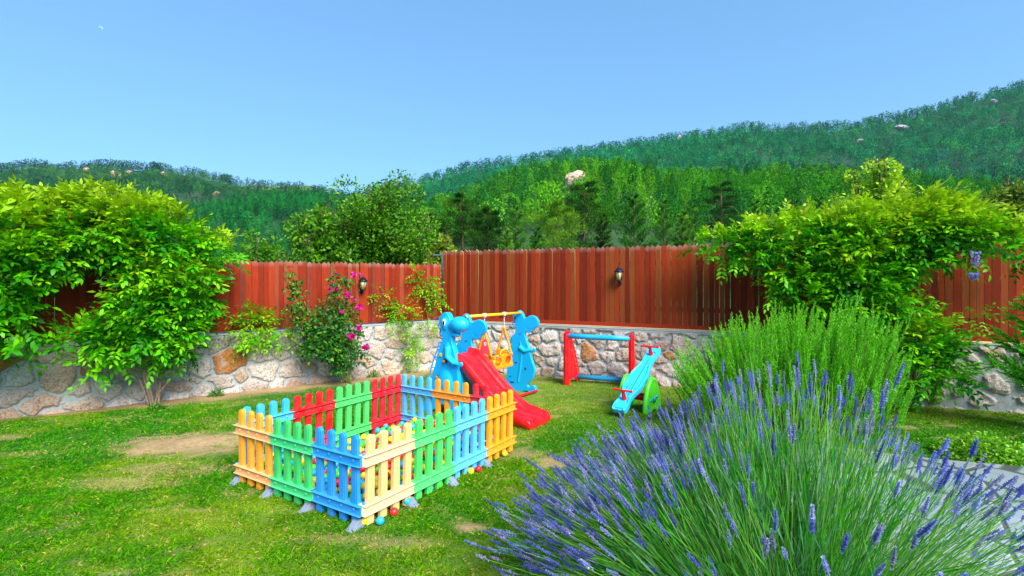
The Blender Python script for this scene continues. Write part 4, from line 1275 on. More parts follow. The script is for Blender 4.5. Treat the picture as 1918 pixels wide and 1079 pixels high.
def spine(mb, o, thick, off=0):
    for pts in ([(823, 640), (819, 655), (814, 668), (808, 688), (803, 706), (799, 708)], [(829, 590), (823, 596), (824, 604), (821, 610), (825, 618), (824, 626), (830, 631)]):
        p3 = [to3(o, duv(*q_), off) for q_ in pts]; sm = smooth_outline(p3, 4, False)
        mb.tube(sm, .011, 8)
    for q1, q2 in [((819, 655), (825, 656)), ((814, 668), (822, 670)), ((808, 688), (818, 690)), ((823, 641), (829, 642)), ((803, 706), (811, 708)), ((824, 604), (829, 604)), ((824, 617), (829, 617))]:
        mb.tube([to3(o, duv(*q1), off), to3(o, duv(*q2), off)], .010, 8)
def hand(mb, p, off, sc_=1.0):
    for k, (du, dz) in enumerate([(.055, .028), (.066, .004), (.058, -.022), (.022, -.045)]):
        a = to3(p, (0, 0), off)
        mb.tube([a, a + U_ * du * .55 + UP * dz * .5, a + U_ * du + UP * dz * .9], [.017, .014, .011], 8)
# outer panel (nearest the pen), full relief
mb = MB()
mb.prism(BODY, D1o, U_, UP, W_, .085)
o0 = D1o
c = to3(o0, duv(838, 606)); mb.ell(c, (.075, .07, .12), AX)
mb.ell(to3(o0, SNOUT, -.01), (.130, .105, .100), AX, 20, 14); mb.ell(to3(o0, duv(850, 609), 0), (.095, .065, .078), AX, 20, 14)
mb.ell(to3(o0, duv(854, 627), 0), (.075, .055, .030), AX)
mb.ell(to3(o0, duv(838, 720), -.005), (.15, .085, .22), AX, 20, 14)
mb.ell(to3(o0, duv(842, 657), -.01), (.075, .065, .13), AX)
mb.tube([to3(o0, duv(843, 650), -.05), to3(o0, duv(845, 668), -.07), to3(o0, duv(856, 679), -.07), to3(o0, HANDP, -.06)], [.04, .036, .026, .022], 10)
hand(mb, to3(o0, HANDP, -.06), 0)
mb.tube([to3(o0, duv(831, 634)), to3(o0, duv(850, 634.5))], .035, 8)
spine(mb, o0, .03)
panelA = mb.build('dinosaur_panel', M['dino'], playset, remesh=.0075)
panelA['label'] = 'rounded outer dinosaur panel with eye, snout and arm'
ec = to3(o0, duv(838.3, 603), -.070)
mb = MB(); mb.ell(ec, (.027, .012, .044), AX); mb.build('eye', M['eye_white'], panelA, True)
mb = MB(); mb.ell(ec - W_ * .007 + U_ * .004 - UP * .004, (.015, .009, .029), AX); mb.build('pupil', M['eye_black'], panelA, True)
mb = MB(); mb.ell(to3(o0, duv(865, 602), -.095), (.012, .014, .012), AX); mb.build('nostril', M['dino'], panelA, True)
for px, py in [(839, 675), (824, 705)]:
    c = to3(o0, duv(px, py), -.068 if px == 839 else -.052)
    mb = MB(); mb.tube([c + W_ * .03, c - W_ * .012], .019, 14); mb.tube([c + W_ * .03, c - W_ * .006], .026, 14, mi=1)
    mb.build('bolt', [M['orange'], M['dark']], playset, bevel=.003)
c = to3(o0, duv(830, 664), -.045); mb = MB(); mb.box(c, (.035, .02, .045), AX); mb.build('yellow_tab', M['yellow'], playset, bevel=.004)
# inner panels: flatter, snout and hand as part of the cut-out
D3q = D1o + W_ * 1.70 + U_ * .035 + UP * -.035
def duv3(px, py):
    k = (px - 959) / FPX; s_ = (k * D3q[1] - D3q[0]) / (U_[0] - k * U_[1]); Y = D3q[1] + U_[1] * s_
    return (s_, CAMZ - (py - HOR) / FPX * Y - D3q[2])
FLAT = smooth_outline([duv3(*q_) for q_ in [(968, 586), (974, 581), (980, 587), (983, 596), (986, 608), (986, 620), (984, 626), (988, 639), (992, 650), (994, 660), (997, 673), (1001.6, 686), (1002, 697), (998, 710), (989, 720), (993, 725), (997, 721), (1003.5, 724), (1003.7, 737), (994.6, 738), (988, 732), (971, 734), (953, 729), (947.7, 723), (949, 710), (951.6, 689), (955.5, 665), (959.4, 647), (959.4, 629), (964.6, 626), (967, 618.5), (966, 605.5), (964, 595)]], 3)
def flat_panel(o, label):
    o = np.asarray(o, float)
    disc = lambda c, ru, rz: [(c[0] + ru * math.cos(t_), c[1] + rz * math.sin(t_)) for t_ in np.linspace(0, 2 * math.pi, 25)[:-1]]
    mb = MB(); mb.prism(FLAT, o, U_, UP, W_, .052)
    mb.prism(disc(duv3(997, 603.5), .120, .104), o, U_, UP, W_, .050); mb.prism(disc(duv3(991.5, 613), .095, .085), o, U_, UP, W_, .046); mb.prism(disc(duv3(983, 606), .10, .095), o, U_, UP, W_, .044)
    hp = duv3(997, 655); ar = duv3(975, 650)
    mb.tube([to3(o, ar, -.02), to3(o, duv3(984, 657), -.03), to3(o, hp, -.01)], [.040, .032, .022], 10)
    hand(mb, to3(o, hp, -.005), 0)
    mb.tube(smooth_outline([to3(o, duv3(*q_), -.024) for q_ in [(976, 640), (978, 665), (976, 690), (972, 715)]], 3, False), .015, 6)
    for pts in ([(958, 632), (955, 645), (953, 657), (950, 670), (949, 682)], [(966, 588), (962, 592), (963, 599), (960, 606), (964, 614)]):
        mb.tube(smooth_outline([to3(o, duv3(*q_), 0) for q_ in pts], 4, False), .011, 8)
    for q1, q2 in [((958, 632), (962, 632)), ((954, 650), (960, 651)), ((951, 666), (957, 668)), ((949, 682), (954, 684)), ((962, 604), (967, 604))]:
        mb.tube([to3(o, duv3(*q1)), to3(o, duv3(*q2))], .010, 8)
    p = mb.build('dinosaur_panel', M['dino'], playset, remesh=.0075); p['label'] = label
    for px, py, ru, rz in [(976.3, 655, .035, .014), (968.5, 678.5, .03, .010), (986, 690, .022, .020), (957.6, 704, .025, .009), (961, 715, .045, .014), (976, 625, .025, .006)]:
        c = to3(o, duv3(px, py), -.0285); mb = MB(); mb.ell(c, (ru, .004, rz), AX, 14, 6); mb.build('slot', bpy.data.materials.get('slot_blue') or simple('slot_blue', (0, 84, 140), .6), p, True)
    return p
D2o = D1o + W_ * .44 + UP * -.01
D3o = D1o + W_ * 1.70 + U_ * .035 + UP * -.035
flat_panel(D2o, 'inner dinosaur panel on the far side of the chute')
flat_panel(D3o, 'separate dinosaur panel carrying the far end of the swing bar')
for o_ in (D2o, D3o):
    c = to3(o_, duv3(966.5, 595), -.030); mb = MB(); mb.ell(c, (.012, .008, .028), AX); mb.build('eye', M['eye_black'], playset, True)
mb = MB(); mb.tube([to3(D2o, duv3(976, 586), -.03), to3(D3o, duv3(976, 586), .0)], .021, 14); mb.build('swing_bar', M['yellow'], playset, True)
mb = MB(); mb.tube([to3(D2o, (.14, gz1 + .05)), to3(D3o, (.14, gz1 + .045))], .02, 10); mb.build('ground_bar', M['slide_red'], playset, True)
mb = MB(); mb.tube([to3(D1o, (.06, .43), .04), to3(D2o, (.06, .43), -.02)], .022, 10); mb.build('cross_bar', M['orange'], playset, True)
for k, (s_, z) in enumerate([(-.36, .10), (-.27, .28), (-.19, .46)]):
    mb = MB(); mb.box(to3(D1o, (s_, z), .22), (.13, .36, .035), AX); mb.build('step', M['dino'], playset, bevel=.01)
mb = MB(); mb.box(to3(D1o, (-.07, .61), .22), (.24, .37, .03), AX); mb.build('platform', M['dino'], playset, bevel=.008)
mb = MB(); mb.box(to3(D1o, (.09, .22), .22), (.03, .36, .5), AX); mb.build('inner_brace', M['dino'], playset, bevel=.01)
# chute
prof = smooth_outline([(-.10, .735), (-.02, .73), (.05, .705), (.15, .63), (.30, .50), (.48, .345), (.66, .205), (.80, .125), (.92, .10), (1.03, .095), (1.08, .088)], 5, False)
sec = np.array([(-.215, -.06), (-.222, .03), (-.212, .062), (-.192, .068), (-.176, .050), (-.165, .012), (-.125, .0), (-.09, .003), (-.075, .012), (-.06, .003), (0, 0), (.06, .003), (.075, .012), (.09, .003), (.125, .0), (.165, .012), (.176, .050), (.192, .068), (.212, .062), (.222, .03), (.215, -.06)])
V = []; K = len(prof); tg = nrm(np.gradient(prof, axis=0))
go = D1o + W_ * .22 + UP * (-.075)
for i, (r_, z) in enumerate(prof):
    nv = np.array([-tg[i][1], tg[i][0]])
    fw = 1 + .08 * sstep(.8, 1.05, r_)
    for (v_, h_) in sec:
        hh = h_
        if h_ < 0 and r_ > .55: 
            base = np.array([r_, z]); tgt = max(z - .06 - .25 * (r_ - .55), .012)
            p = go + U_ * r_ + W_ * v_ * fw + UP * min(tgt, z - .03)
        else:
            p = go + U_ * (r_ + nv[0] * hh) + W_ * v_ * fw + UP * (z + nv[1] * hh - (0.0 if h_ < .02 else .03 * sstep(.9, 1.08, r_)))
        V.append(p)
ns = len(sec); 
F = np.array([[i * ns + j, i * ns + j + 1, (i + 1) * ns + j + 1, (i + 1) * ns + j] for i in range(K - 1) for j in range(ns - 1)])
mb = MB(); mb.add(V, F)
# rounded front lip down to the grass
lip = []
for i, (dr, dz) in enumerate([(0, 0), (.02, -.004), (.035, -.02), (.04, -.045), (.04, -.078)]):
    for (v_, h_) in sec:
        r_ = prof[-1][0] + dr; z = prof[-1][1] + dz + (max(h_, 0) * .5 * (1 - i / 4.)); z = z if h_ >= 0 else .012
        lip.append(go + U_ * (r_ if h_ >= 0 else prof[-1][0] + dr) + W_ * v_ * 1.08 * (1 - .03 * i) + UP * max(z, .010))
mb.add(lip, np.array([[i * ns + j, i * ns + j + 1, (i + 1) * ns + j + 1, (i + 1) * ns + j] for i in range(4) for j in range(ns - 1)]))
mb.build('chute', M['slide_red'], playset, True, solid=.010)
# toddler swing, hanging from the bar
b1 = to3(D2o, duv3(976, 586), -.03); b2 = to3(D3o, duv3(976, 586), 0)
s1 = b1 + (b2 - b1) * .30; s2 = b1 + (b2 - b1) * .66; sm_ = (s1 + s2) / 2
swing = thing('toddler_swing', (sm_[0], sm_[1], sm_[2]), 'orange and pink toddler swing seat hanging from the yellow bar', 'swing')
zt_, zs = .905, .50
fwd = U_
for sI, sg in ((s1, -1), (s2, 1)):
    base = sI.copy(); apex = np.array([base[0], base[1], zt_])
    mb = MB(); mb.tube([base + UP * .03, base - UP * .03], .028, 12); mb.build('hanger_cap', M['rope'], swing, True)
    mb = MB(); mb.tube([base, apex], .0055, 6)
    for k in range(4): mb.ell(base + (apex - base) * (.25 + .2 * k), (.010, .010, .022), None, 8, 6)
    mb.build('rope', M['rope'], swing, True)
    mb = MB()
    for f in (-1, 1):
        mb.tube(smooth_outline([apex + UP * .015, apex - UP * .06 + fwd * f * .025, apex - UP * .2 + fwd * f * .075, apex - UP * .36 + fwd * f * .12 - W_ * sg * .0], 4, False), .017, 10)
    mb.ell(apex, (.028, .028, .03)); mb.build('side_arm', M['orange'], swing, True)
sc0 = np.array([sm_[0], sm_[1], 0]); hw = np.linalg.norm((s2 - s1)[:2]) / 2
mb = MB()
mb.box(sc0 + UP * .385, (.30, hw * 2 * .98, .03), AX)
for sg in (-1, 1): mb.prism([(-.15, .37), (.15, .37), (.155, .47), (.12, .56), (-.12, .60), (-.155, .50)], sc0 + W_ * sg * (hw - .012), fwd, UP, W_, .024)
# front shield with two rounded leg openings
mb.box(sc0 + fwd * .145 + UP * .545, (.03, hw * 2, .045), AX); mb.box(sc0 + fwd * .15 + UP * .46, (.03, .05, .17), AX); mb.box(sc0 + fwd * .145 + UP * .385, (.04, hw * 2, .04), AX)
for sg in (-1, 1):
    mb.tube([sc0 + fwd * .15 + W_ * sg * (.02 + .1) + UP * (.47 + .0) + (W_ * math.cos(t_) * .085 + UP * math.sin(t_) * .075) for t_ in np.linspace(0, 2 * math.pi, 17)], .014, 6, caps=False)
mb.build('seat', M['orange'], swing, remesh=.006)
mb = MB(); mb.tube([sc0 + fwd * .15 + UP * .56 + W_ * y_ + UP * (.075 * math.sqrt(max(0, 1 - (y_ / .11) ** 2))) + fwd * .02 for y_ in np.linspace(-.11, .11, 11)], .010, 8); mb.build('grab_handle', M['yellow'], swing, True)
for sg in (-.5, .5): 
    mb = MB(); mb.ell(sc0 + fwd * .172 + UP * .555 + W_ * sg * .35, (.010, .016, .016), AX); mb.build('button', M['bar_blue'], swing, True)
mb = MB(); out = [(-.13, .40), (.13, .40), (.145, .56), (.13, .66), (.08, .735), (0, .76), (-.08, .735), (-.13, .66), (-.145, .56)]
mb.prism(smooth_outline(out, 3), sc0 - fwd * .16 - W_ * .04, W_, UP, fwd, .03); mb.build('backrest', M['pink'], swing, bevel=.01)
mb = MB(); mb.tube([sc0 - fwd * .14 - W_ * .04 + UP * .69 + W_ * .022 * math.cos(a_) + UP * .022 * math.sin(a_) for a_ in np.linspace(0, 2 * math.pi, 13)], .006, 6, caps=False); mb.build('head_ring', M['rope'], swing, True)

# ---------------------------------------------------------------- toy goal
gL = np.array([.884, 7.93, 0]); gu = nrm(np.array([.98, -.39, 0])); gn = np.array([-gu[1], gu[0], 0])
gw = 1.05
gz = lambda p: float(ground_z(0, p[1]))
goal = thing('toy_goal', (*(gL + gu * gw / 2)[:2], gz(gL)), 'red and blue plastic toy football goal standing before the stone wall', 'goal')
for k, s_ in enumerate((0.0, gw)):
    o = gL + gu * s_; z0 = gz(o) + .005; H_ = .745 - z0
    nn2 = nrm(gn + gu * (.22 if k == 0 else -.0))
    # side frame: front post, sloping rear edge, arched foot
    mb = MB()
    outer = [(0, 0), (.10, 0), (.13, .05), (.20, .085), (.30, .09), (.36, .05), (.40, 0), (.47, 0), (.475, .10), (.42, .26), (.33, .48), (.22, .70), (.16, .80), (.12, H_), (.03, H_ + .005), (0, H_ - .02)]
    mb.prism(outer, np.array([o[0], o[1], z0]), nn2, UP, gu, .018)
    edge = smooth_outline([np.array([o[0], o[1], z0]) + nn2 * a + UP * b for a, b in outer], 2)
    mb.tube(np.concatenate([edge, edge[:2]]), .017, 8, caps=False)
    mb.prism([(0, 0), (.055, 0), (.055, H_), (.03, H_ + .005), (0, H_ - .02)], np.array([o[0], o[1], z0]), nn2, UP, gu, .088)
    # lattice ribs on the infill
    for q_ in range(9):
        y_ = .16 + q_ * .075; wmax = np.interp(y_, [.1, .26, .48, .7, .82], [.46, .42, .33, .22, .14])
        for sg in (-1, 1): mb.box(np.array([o[0], o[1], z0]) + nn2 * (wmax / 2 + .03) + UP * y_ + gu * sg * .010, (wmax - .05, .008, .010), np.array([nn2, gu, UP]))
    for q_ in range(5):
        x_ = .1 + q_ * .065; top = np.interp(x_, [.1, .22, .33, .42], [.84, .68, .46, .24])
        for sg in (-1, 1): mb.box(np.array([o[0], o[1], z0]) + nn2 * x_ + UP * (top / 2 + .06) + gu * sg * .010, (.010, .007, top - .08), np.array([nn2, gu, UP]))
    mb.build('side_frame', M['slide_red'], goal, bevel=.003, seg=1)
tb = gL + gn * .035 + UP * .695
cb = MB(); cb.tube([tb + gu * (-.0), tb + gu * gw * .33 - UP * .004, tb + gu * gw * .66 - UP * .006, tb + gu * gw], .042, 14); cb.build('crossbar', M['bar_blue'], goal, True)
rb0 = gL + gn * .40 + gu * .09; rb0[2] = gz(rb0) + .085; rb1 = gL + gu * gw + gn * .40; rb1[2] = gz(rb1) + .085
mb = MB(); mb.tube([rb0, rb1], .042, 14); mb.build('rear_bar', M['bar_blue'], goal, True)
# net: thin cord lattice from crossbar to rear bar; beads where it clips on
mb = MB()
for i in range(15):
    f = (i + .5) / 15; a = tb + gu * gw * f; b = rb0 + (rb1 - rb0) * f
    mb.tube([a, (a + b) / 2 + gn * .04, b], .0012, 4, caps=False)
for j in range(1, 9):
    f = j / 9; a = tb + (rb0 - tb) * f + gn * .08 * f * (1 - f); b = tb + gu * gw + (rb1 - tb - gu * gw) * f + gn * .08 * f * (1 - f)
    mb.tube([a, b], .0012, 4, caps=False)
mb.build('net', simple('net_cord', (190, 195, 195), .8), goal)
mb = MB()
for i in range(18): mb.ell(tb + gu * gw * (i + .5) / 18 - UP * .040, (.02, .012, .012), None, 8, 5)
mb.build('net_clips', M['bar_blue'], goal, True)
mb = MB()
for i in range(18): mb.ell(rb0 + (rb1 - rb0) * (i + .5) / 18 + UP * .041, (.014, .010, .006), None, 8, 5)
mb.build('net_clips', M['dark'], goal, True)

# ---------------------------------------------------------------- seesaw
sd = nrm(np.array([.627, .779, 0])); sp = np.array([sd[1], -sd[0], 0])
sA = np.array([1.315, 5.93, -.035]); Lh = 1.15; rise = .63
pu = nrm(sd * Lh + UP * rise); pn_ = np.cross(sp, pu); pn_ = pn_ if pn_[2] > 0 else -pn_
SL = math.hypot(Lh, rise)
see = thing('seesaw', (*(sA + sd * Lh / 2)[:2], -.08), 'light blue tilted seesaw with red handles on green supports', 'seesaw')
hwid = [(0, .078), (.03, .092), (.12, .096), (.2, .08), (.30, .085), (.42, .118), (.5, .122), (.58, .122), (.72, .118), (.86, .09), (.98, .07), (1.12, .082), (1.25, .088), (1.30, .075)]
k_ = SL / 1.30
right = [(a * k_, b) for a, b in hwid]; out = smooth_outline(right, 3, False)
outl = np.concatenate([out, out[::-1] * [1, -1]])
so_ = sA + pn_ * .055
mb = MB(); mb.prism(outl, so_, pu, sp, pn_, .06)
for sg in (-1, 1):   # raised side rails and ribs
    edge = [so_ + pu * a + sp * sg * (b - .012) + pn_ * .032 for a, b in out]; mb.tube(edge, .013, 8)
    mb.tube([so_ + pu * (.25 * k_) + sp * sg * .035 + pn_ * .03, so_ + pu * (1.05 * k_) + sp * sg * .028 + pn_ * .03], .009, 8)
mb.box(so_ + pu * .07 + pn_ * .036, (.09, .13, .02), np.array([pu, sp, pn_])); mb.box(so_ + pu * (SL - .08) + pn_ * .036, (.09, .11, .02), np.array([pu, sp, pn_]))
mb.build('plank', M['lightblue'], see, remesh=.0055)
mb = MB()
for sg in (-1, 1): mb.tube([so_ + pu * (.28 * k_) + sp * sg * .0165 + pn_ * .031, so_ + pu * (1.02 * k_) + sp * sg * .012 + pn_ * .031], .003, 6)
for a in (.42, .86):
    for sg in (-1, 1): mb.ell(so_ + pu * a * k_ + sp * sg * .055 + pn_ * .031, (.010, .010, .005))
mb.build('groove', simple('groove_blue', (10, 95, 130), .6), see, True)
for a in (.2, SL - .17):
    hb = so_ + pu * a + pn_ * .02; ht = hb + pn_ * .09 + UP * .045
    mb = MB(); mb.tube([hb, hb + (ht - hb) * .5, ht], [.034, .024, .021], 12); mb.tube([ht - sp * .125, ht - sp * .105, ht - sp * .10, ht + sp * .10, ht + sp * .105, ht + sp * .125], [.019, .02, .014, .014, .02, .019], 12)
    mb.build('handle', M['slide_red'], see, remesh=.005)
pc0 = sA + sd * Lh * .5
for sg in (-1, 1):
    o = pc0 + sp * sg * .175; o = np.array([o[0], o[1], gz(o) + .004])
    out = smooth_outline([(-.20, 0), (-.10, 0), (-.05, .03), (.05, .03), (.10, 0), (.20, 0), (.215, .04), (.19, .17), (.13, .30), (.06, .385), (0, .405), (-.06, .385), (-.13, .30), (-.19, .17), (-.215, .04)], 3)
    mb = MB(); mb.prism(out, o, sd, UP, sp, .05)
    edge = [o + sd * a + UP * b for a, b in out]; mb.tube(edge + [edge[0], edge[1]], .034, 10, caps=False)
    mb.build('support', M['lime'], see, remesh=.007)
    mb = MB(); mb.tube([o + UP * .15 - sp * .037 * -sg, o + UP * .15 + sp * .045 * sg], .035, 14); mb.tube([o + sd * .09 + UP * .17, o + sd * .09 + UP * .17 + sp * .04 * sg], .018, 10); mb.tube([o - sd * .09 + UP * .15, o - sd * .09 + UP * .15 + sp * .04 * sg], .018, 10)
    mb.build('hub_cap', M['bar_blue'], see, True)
mb = MB(); mb.tube([pc0 + sp * .17 + UP * (.12), pc0 - sp * .17 + UP * .12], .05, 12); mb.build('axle', M['slide_red'], see, True)

# ---------------------------------------------------------------- background: terrain sheets and woods
def hill(name, prof, d0, d1, zb, th, col, seed, noise_a, pow_=1.0, pxr=None):
    """prof: skyline as bearing column / height row, tree tops included"""
    a = np.array(prof, float)
    pxs = np.linspace(a[0, 0], a[-1, 0], 160); vs = np.concatenate([np.linspace(0, 1, 36), np.linspace(1.06, 1.6, 8)])
    PX, VV = np.meshgrid(pxs, vs)
    row = np.interp(PX, a[:, 0], a[:, 1])
    crest = CAMZ - (row - HOR) / FPX * d1 - th * .75
    dd = d0 + (d1 - d0) * VV
    X = (PX - 959) / FPX * dd
    up = np.where(VV <= 1, np.clip(VV, 0, 1) ** pow_, 1 - (VV - 1) * 1.2)
    Z = zb + (crest - zb) * up
    nz = (fbm(X / (d1 * .16), dd / (d1 * .16), seed) - .5) * noise_a
    Z = Z + nz * np.sin(np.clip(VV, 0, 1) * np.pi)
    idx = np.arange(X.size).reshape(X.shape)
    F = np.stack([idx[:-1, :-1], idx[:-1, 1:], idx[1:, 1:], idx[1:, :-1]], -1).reshape(-1, 4)
    o = mesh_np(name, np.stack([X, dd, Z], -1).reshape(-1, 3), F, M['terrain'], None, np.tile(col, (X.size, 1)), True)
    tag(o, kind='structure')
    def at(px, v):
        r_ = np.interp(px, a[:, 0], a[:, 1]); cr = CAMZ - (r_ - HOR) / FPX * d1 - th * .75
        d_ = d0 + (d1 - d0) * v; x = (px - 959) / FPX * d_
        z = zb + (cr - zb) * np.clip(v, 0, 1) ** pow_ + (fbm(x / (d1 * .16), d_ / (d1 * .16), seed) - .5) * noise_a * np.sin(np.clip(v, 0, 1) * np.pi)
        return np.stack([x, d_, z], -1)
    return at, a

def tree_template(kind, nt_, rg):
    """clumps of needle/leaf faces on a ragged cone or dome of unit height"""
    f = rg.random(nt_); az = rg.random(nt_) * 2 * np.pi
    if kind == 'cone':
        h = .12 + .88 * f; r = (.25 * (1 - h) ** .8 + .02) * rg.uniform(.6, 1.05, nt_); L = .115 * (1.15 - .5 * h)
    else:
        h = .22 + .74 * f; r = .36 * np.sqrt(np.clip(1 - ((h - .55) / .42) ** 2, .02, 1)) * rg.uniform(.7, 1.04, nt_); L = .11 * np.ones(nt_)
    Bp = np.stack([np.cos(az) * r, np.sin(az) * r, h], -1)
    D = np.stack([np.cos(az), np.sin(az), rg.uniform(.15, .9, nt_)], -1) + rg.normal(0, .35, (nt_, 3))
    Rd = np.stack([np.cos(az), np.sin(az), (h - .45) * (1.2 if kind != 'cone' else .4) + .25], -1)
    D = np.stack([rg.normal(0, .5, nt_), rg.normal(0, .5, nt_), np.ones(nt_) * .7], -1) + Rd * .25
    return Bp, D, L * rg.uniform(.7, 1.2, nt_), Rd + rg.normal(0, .35, (nt_, 3)), rg.uniform(.8, 1.2, nt_)

def wood(name, label, at, a, n, v0, v1, hts, cols, seed, nt_=46, fl=1.0, var=(.5, 1.55), kinds=('cone', 'dome'), tint=None, skip=(), edge=0, dome=.35):
    rg = np.random.default_rng(seed)
    px = rg.uniform(a[0, 0], a[-1, 0], n); v = v0 + (v1 - v0) * rg.random(n) ** .8
    if edge: v[:edge] = rg.uniform(.97, 1.0, edge)
    pos = at(px, v)
    keep = np.ones(n, bool)
    for (sx, sv, rx, rv) in skip: keep &= ((px - sx) / rx) ** 2 + ((v - sv) / rv) ** 2 > 1
    pos, px, v = pos[keep], px[keep], v[keep]; n = len(pos)
    temps = [tree_template('dome' if rg.random() < dome else 'cone', nt_, rg) for _ in range(14)]
    pick = rg.integers(14, size=n)
    hgt = rg.uniform(*hts, n) * np.where((v > .965) & (edge > 200), 1.3, 1.0)
    cl = np.array(cols)[np.minimum((fbm(pos[:, 0] / (hts[1] * 7), pos[:, 1] / (hts[1] * 7), seed + 3) * 1.5 - .25 + rg.normal(0, .2, n)).clip(0, .999) * len(cols), len(cols) - 1).astype(int)] * rg.uniform(*var, (n, 1)) * np.where((v > .955) & (edge > 200), .7, 1.0)[:, None]
    Vs, Fs, Cs = [], [], []; off = 0
    for k in range(14):
        ii = np.where(pick == k)[0]
        if not len(ii): continue
        Bp, D, L, Nn, br = temps[k]; m = len(ii)
        ang = rg.random(m) * 6.283; ca, sa = np.cos(ang), np.sin(ang)
        rot = lambda A: np.stack([A[None, :, 0] * ca[:, None] - A[None, :, 1] * sa[:, None], A[None, :, 0] * sa[:, None] + A[None, :, 1] * ca[:, None], np.broadcast_to(A[None, :, 2], (m, len(A)))], -1)
        H_ = hgt[ii][:, None, None]; wd = rg.uniform(.85, 1.35, m)[:, None, None]
        b = rot(Bp) * H_ * np.concatenate([wd, wd, np.ones_like(wd)], -1) + pos[ii][:, None]
        d = rot(D); Nr = rot(Nn); c = (cl[ii][:, None] * br[None, :, None])
        LL = (L[None] * hgt[ii][:, None]).ravel() * fl
        V, F, C = blades(b.reshape(-1, 3), d.reshape(-1, 3), Nr.reshape(-1, 3), LL, LL * .7, c.reshape(-1, 3))
        Vs.append(V); Fs.append(F + off); Cs.append(C); off += len(V)
    o = mesh_np(name, np.concatenate(Vs), np.concatenate(Fs), M['leaf_far'], None, np.concatenate(Cs))
    tag(o, label, 'forest', kind='stuff')
    return o

def boulder(c, r, label, name='rock_outcrop', col=(190, 170, 150), seed=0, group='bare rocks on the wooded hills'):
    rg = np.random.default_rng(seed)
    bm = bmesh.new(); bmesh.ops.create_icosphere(bm, subdivisions=3, radius=1)
    for v in bm.verts:
        p = np.array(v.co)
        q_ = .55 + .7 * float(fbm(p[0] * 1.7 + seed + p[2], p[1] * 1.7 + p[2] * 1.3, seed, 3))
        q_ = round(q_ * 5) / 5 * .6 + q_ * .4 + rg.uniform(-.05, .05)
        v.co = Vector((p[0] * r[0] * q_, p[1] * r[1] * q_, (p[2] + .35 * p[0] * (1 if seed % 2 else -1)) * r[2] * q_))
    me = bpy.data.meshes.new(name); bm.to_mesh(me); bm.free()
    at_ = me.color_attributes.new("Col", 'FLOAT_COLOR', 'POINT')
    cc = np.tile(np.array([*lin(*col), 1]), (len(me.vertices), 1)); cc[:, :3] *= rg.uniform(.8, 1.15, (len(cc), 1)); at_.data.foreach_set("color", cc.astype(np.float32).ravel())
    o = link(name, me, M['rock'], None, False); o.location = c
    tag(o, label, 'rock', group)

# far right ridge
profB = [(640, 372), (700, 362), (780, 340), (830, 325), (880, 310), (990, 297), (1090, 280), (1200, 268), (1300, 252), (1390, 238), (1500, 238), (1600, 236), (1650, 222), (1720, 210), (1800, 188), (1860, 172), (1918, 158), (2050, 120), (2300, 80)]
teal = [lin(20, 112, 62), lin(28, 136, 76), lin(14, 94, 56), lin(52, 150, 66), lin(18, 120, 84)]
atB, aB = hill('far_hill', profB, 190, 620, -5, 9, lin(22, 62, 34), 3, 26, 1.05)
wood('forest', 'dense blue green conifer forest covering the long ridge on the right', atB, aB, 13000, .12, 1.0, (6, 12), teal, 201, 64, .95, edge=420, dome=.55, skip=[(1678, .83, 14, .03), (1845, .88, 10, .02)])
# left ridge
profC = [(-300, 330), (-100, 322), (0, 314), (60, 307), (120, 314), (200, 309), (300, 314), (370, 324), (420, 336), (480, 347), (560, 352), (600, 356), (650, 368), (760, 400)]
atC, aC = hill('left_hill', profC, 230, 680, -6, 8, lin(30, 66, 30), 7, 26, 1.0)
wood('forest', 'dark green forest on the left ridge with bare pink rocks among it', atC, aC, 5200, .1, 1.0, (7, 12), [lin(20, 78, 40), lin(34, 100, 42), lin(16, 66, 40), lin(60, 118, 40)], 202, 80, .85, edge=260, dome=.5, skip=[(225, .84, 10, .04)])
# brighter slope below the left ridge
profE = [(120, 440), (260, 400), (350, 386), (430, 372), (480, 362), (540, 358), (600, 360), (700, 385), (800, 420)]
atE, aE = hill('left_slope', profE, 120, 330, -4, 7, lin(22, 66, 28), 9, 10, 1.0)
wood('forest', 'young bright green conifer wood on the slope under the left ridge', atE, aE, 2600, .05, 1.0, (5, 8.5), [lin(24, 104, 44), lin(36, 124, 46), lin(20, 88, 42)], 203, 100, .8, edge=140, dome=.1)
# grassy knoll end of the ridge
profG = [(430, 352), (480, 346), (520, 348), (560, 347), (580, 347), (600, 353), (625, 368), (660, 390)]
atG, aG = hill('grassy_knoll', profG, 560, 900, 20, 1.0, lin(112, 140, 60), 13, 8, 1.0)
# nearer wooded hill in the centre
profA = [(600, 440), (700, 410), (800, 385), (860, 366), (920, 340), (980, 318), (1040, 308), (1100, 306), (1160, 310), (1240, 322), (1320, 326), (1400, 322), (1480, 316), (1560, 318), (1640, 326), (1720, 335), (1800, 345), (1900, 350), (2000, 350), (2300, 360)]
atA, aA = hill('near_hill', profA, 42, 175, -1.5, 6, lin(36, 70, 26), 5, 6, .9)
nearc = [lin(56, 134, 22), lin(74, 154, 26), lin(36, 104, 28), lin(96, 166, 30), lin(42, 118, 40)]
wood('forest', 'green pine wood on the nearer hill behind the tall fence', atA, aA, 2500, .2, 1.0, (3.8, 7.5), nearc, 204, 320, .52, (.6, 1.25), edge=150, dome=.4, skip=[(1072, .50, 24, .12)])
